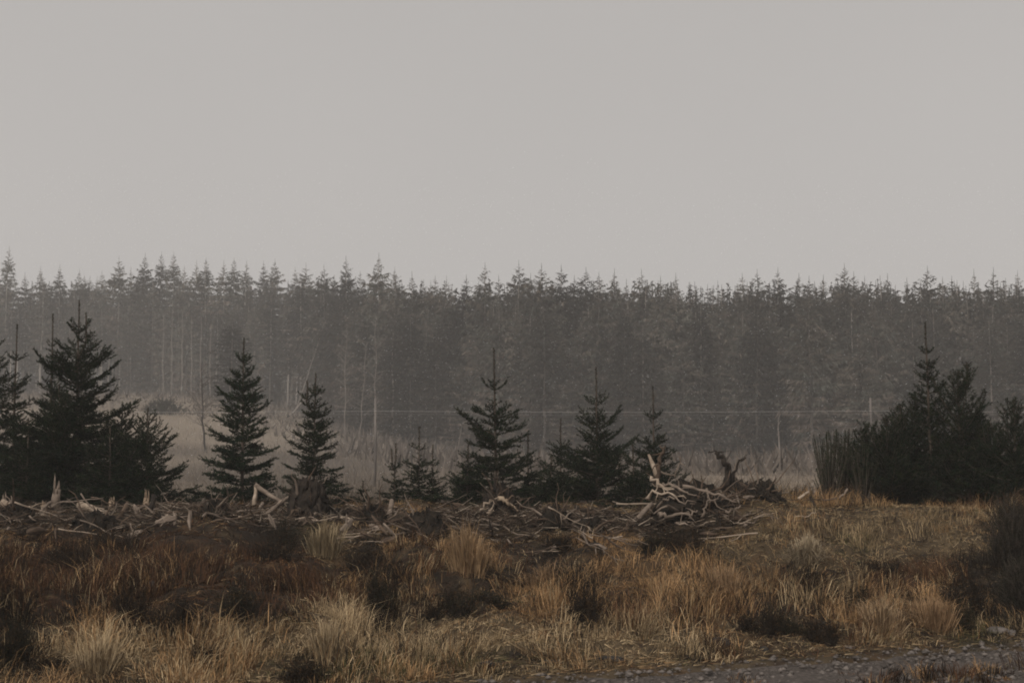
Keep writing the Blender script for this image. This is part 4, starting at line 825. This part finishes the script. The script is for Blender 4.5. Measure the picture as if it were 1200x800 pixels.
# snapped thick chunks, bark still on some
def chunk_mesh(k):
    rs = np.random.RandomState(700 + k); mb = MB(); n = 5; P = crooked([-.5, 0, 0], [.5, 0, 0], rs, n, .03); r = np.array([.5 + .5 * rs.rand(), .95, 1.05, .8, .25 if k % 2 else .6]) * rs.uniform(.07, .17)
    V, T = tube(P, r, 8, rs, rs.uniform(.35, .9), .34); V[-2] -= [rs.uniform(-.05, .12), 0, 0]; V[-1] += [rs.uniform(.02, .2), 0, 0]; mb.add(V, T)
    if k % 3 == 0:
        for _ in range(2): e = P[2] + rs.normal(0, .4, 3); V, T = tube(crooked(P[2], e, rs, 4, .1), [.07, .05, .035, .015], 5); mb.add(V, T)
    return mb.mesh('wood_chunk', M[['greywood', 'greywood', 'brownwood', 'darkwood', 'brownwood'][k % 5]], False)
CM = [chunk_mesh(k) for k in range(10)]; cgrp = {}
for (x0, x1, y0, y1, cnt) in [(0, 200, 588, 632, 18), (200, 400, 586, 620, 16), (400, 560, 592, 645, 16), (560, 735, 598, 655, 18), (735, 900, 585, 640, 10)]:
    for _ in range(cnt):
        px, py = rnd.uniform(x0, x1), rnd.uniform(y0, y1); h = hit(px, py + 3); k = rnd.randrange(10)
        if h[1] > 23.5: h = np.array([(px - 600) / F * 21.6, 21.6, 0])
        cgrp.setdefault((['grey', 'grey', 'brown', 'blackish', 'brown'][k % 5], near_mark(px)[1]), []).append((px, h[0], h[1], k))
for (tone, lm), items in cgrp.items():
    for q, (px, x_, y_, k) in enumerate(sorted(items)):
        L = rnd.uniform(.12, .36); o = link('wood_chunk', CM[k], loc=(x_, y_, hz(x_, y_) + .04 + rnd.uniform(0, .08))); o.rotation_euler = (rnd.uniform(0, 6.28), rnd.gauss(0, .45), rnd.uniform(0, 6.28)); o.scale = (L, L, L)
        tag(o, ('%s of the %s snapped wood chunks in the brash below %s' % (ORDN[min(q, 11)], tone, SHORT[lm])) if len(items) > 1 else '%s snapped wood chunk in the brash below %s' % (tone, SHORT[lm]), 'wood', 'snapped wood chunks along the bank top')
for k, (px, py, w_, h_, Yd, lb) in enumerate([(112, 628, 66, 28, 20.4, 'dark torn-out stump of earth and roots below the whitish log'), (20, 628, 44, 18, 20.6, 'dark low root clod in the brash under the bleached pole'),
        (252, 622, 40, 16, 20.7, 'dark small root clod below the conical young spruce'), (436, 640, 40, 18, 20.4, 'dark root clod under the long grey branch'), (498, 650, 56, 28, 20.1, 'dark wide root clod below the sapling cluster'),
        (650, 628, 46, 22, 20.6, 'dark root clod beside the pale splintered stump in the brash'), (690, 628, 44, 24, 20.6, 'dark low root clod left of the long straight pole'), (892, 590, 46, 18, 21.3, 'dark low clod of turf right of the crooked snag')]):
    root_stump(px, py, w_, h_, Yd, lb, 40 + k, [], body='peat', nroots_rand=9, hairs=260)
# fine twigs and heather bits nobody could count
n = 9000; cl = rs.randint(0, 46, n); ccx = rs.uniform(-8.6, 3.4, 46); ccy = rs.uniform(20.0, 22.0, 46); tx = ccx[cl] + rs.normal(0, .30, n); ty = ccy[cl] + rs.normal(0, .22, n); az = rs.rand(n) * 6.28; l = rs.uniform(.05, .34, n)
tz = height(tx, ty) + rs.uniform(0, .11, n); d = np.column_stack([np.cos(az), np.sin(az), rs.normal(.02, .32, n)]) * l[:, None]; p = np.column_stack([tx, ty, tz]); V, T = prisms(p, p + d, rs.uniform(.003, .011, n), .003)
tw = np.array([(.34, .275, .215), (.09, .065, .048), (.035, .025, .018), (.13, .098, .073)])[rs.choice(4, n, p=[.15, .3, .35, .2])] * rs.uniform(.7, 1.3, (n, 1))
tag(link('twig_litter', mesh_from('twig_litter', V, T, M['grass'], tint=np.repeat(tw, 6, 0))), kind='stuff')

# ------------------------------------------------------------------ stones, and dark shapes added for shade under the verge
def stone(px, py, w_px, h_px, m, label, seed, lift=0.0):
    rs = np.random.RandomState(seed); B = hit(px, py); W_ = w_px / 2 / F * B[1]; H = h_px / F * B[1]; V = []; na, nb = 12, 7
    rr = 1 + .18 * rs.normal(size=(nb, na))
    for j in range(nb):
        v = j / (nb - 1) * math.pi
        for i_ in range(na): a = i_ * 6.283 / na; V.append((math.cos(a) * math.sin(v) * W_ * rr[j, i_], math.sin(a) * math.sin(v) * W_ * .7 * rr[j, i_], math.cos(v) * H * .6 + H * .25))
    T = []
    for j in range(nb - 1):
        for i_ in range(na): p, q, r_, s = j * na + i_, j * na + (i_ + 1) % na, (j + 1) * na + (i_ + 1) % na, (j + 1) * na + i_; T += [(p, r_, q), (p, s, r_)]
    mb = MB(); mb.add(V, T); tag(link('rock', mb.mesh('rock', M[m]), loc=tuple(B)), label, 'rock')
stone(843, 757, 26, 13, 'stone_and_shade', 'dark rounded rock lying at the foot of the bank beside the track', 1)
stone(1168, 741, 26, 9, 'stone', 'flat pale slab of rock by the track below the gorse', 2)
stone(1186, 744, 14, 8, 'stone', 'small pale rock right of the flat slab by the track', 3)
stone(994, 760, 14, 5, 'stone', 'small flat pale stone on the upper edge of the track', 4)
stone(895, 762, 11, 6, 'stone_and_shade', 'small dark stone right of the dark rounded rock', 5)
stone(570, 779, 22, 6, 'stone_and_shade', 'low dark shade shape under the overhanging verge beneath the long-leader spruce', 6)  # dark shape added for the shade under the undercut verge
stone(715, 774, 34, 7, 'stone_and_shade', 'flat dark shade shape under the overhanging verge beneath the broad spruce', 7)  # more of the verge's undercut shade, as a dark shape
stone(650, 777, 26, 6, 'stone_and_shade', 'flat dark shade shape between the other two under the overhanging verge', 8)  # middle piece of the dark shade line below the overhang
for k, (px, py) in enumerate([(148, 679), (164, 683), (178, 688)]):
    stone(px, py, 7, 7 if k < 2 else 10, 'stone', ['leftmost', 'middle', 'rightmost'][k] + ' of three small pale stones in the rusty growth below the grey log', 20 + k)

# ------------------------------------------------------------------ wire fence behind the young trees
FY = 36.0
fence = empty('wire_fence', (0, FY, hz(0, FY)), 'tall wire fence with pale posts behind the young spruces', 'fence')
fo = np.array([0, FY, hz(0, FY)]); posts = [-720, -140, 440, 1020, 1600, 2180]
for px in posts:
    tp = at(px, 466, FY); g = hz(tp[0], FY); mb = MB(); V, T = tube(np.array([[tp[0], FY, g - .3], [tp[0] + .01, FY, (g + tp[2]) / 2], [tp[0], FY, tp[2]]]) - fo, [.035, .033, .03], 8); mb.add(V, T); link('post', mb.mesh('post', M['post']), fence)
for (wy, r) in ((481.5, .0038), (485, .0012)):
    P = []
    for a, b in zip(posts[:-1], posts[1:]):
        for t in np.linspace(0, 1, 7)[:-1]: v = at(a + (b - a) * t, wy, FY); v[2] -= .03 * math.sin(math.pi * t); v[1] -= .055; P.append(v - fo)
    mb = MB(); V, T = tube(P, r, 4); mb.add(V, T); link('wire', mb.mesh('wire', M['wire']), fence)

# ------------------------------------------------------------------ falling snow
n = 10000; yy = 22 + 118 * rs.rand(n) ** .7; xx = rs.uniform(-1, 1, n) * (.40 * yy + 2); zz = rs.uniform(.3, 1, n) * 0 + rs.rand(n) * (.16 * yy + 3.5) + height(xx, yy) + .2
O = np.array([[1, 0, 0], [-1, 0, 0], [0, 1, 0], [0, -1, 0], [0, 0, 1], [0, 0, -1]], float) * [2.4, .9, .9]
r = rs.uniform(.0035, .008, n)[:, None, None] * np.clip(yy / 45, .6, 2.2)[:, None, None]
a = rs.normal(.18, .3, n); V = O[None] * r * (1 + .3 * rs.uniform(-1, 1, (n, 6, 1))); c, s = np.cos(a)[:, None], np.sin(a)[:, None]
V = np.stack([V[..., 0] * c - V[..., 2] * s, V[..., 1], V[..., 0] * s + V[..., 2] * c], -1) + np.column_stack([xx, yy, zz])[:, None]
Tt = np.array([(0, 2, 4), (2, 1, 4), (1, 3, 4), (3, 0, 4), (2, 0, 5), (1, 2, 5), (3, 1, 5), (0, 3, 5)])
tag(link('falling_snow', mesh_from('falling_snow', V.reshape(-1, 3), ((np.arange(n) * 6)[:, None, None] + Tt[None]).reshape(-1, 3), M['snow'])), kind='stuff')

# ------------------------------------------------------------------ haze
HZ = bpy.data.materials.new('haze'); HZ.use_nodes = True; n_ = HZ.node_tree; n_.nodes.clear()
ho = n_.nodes.new('ShaderNodeOutputMaterial'); pv = n_.nodes.new('ShaderNodeVolumePrincipled')
pv.inputs['Color'].default_value = (.97, .955, .94, 1); pv.inputs['Density'].default_value = .0013; pv.inputs['Anisotropy'].default_value = .1
n_.links.new(pv.outputs[0], ho.inputs['Volume'])
x0, x1, y0, y1, z0, z1 = -440, 440, -60, 450, -4, 36
V = [(x, y, z) for x in (x0, x1) for y in (y0, y1) for z in (z0, z1)]
T = [(0, 1, 3), (0, 3, 2), (4, 6, 7), (4, 7, 5), (0, 4, 5), (0, 5, 1), (2, 3, 7), (2, 7, 6), (0, 2, 6), (0, 6, 4), (1, 5, 7), (1, 7, 3)]
tag(link('haze', mesh_from('haze', V, T, HZ)), kind='stuff')
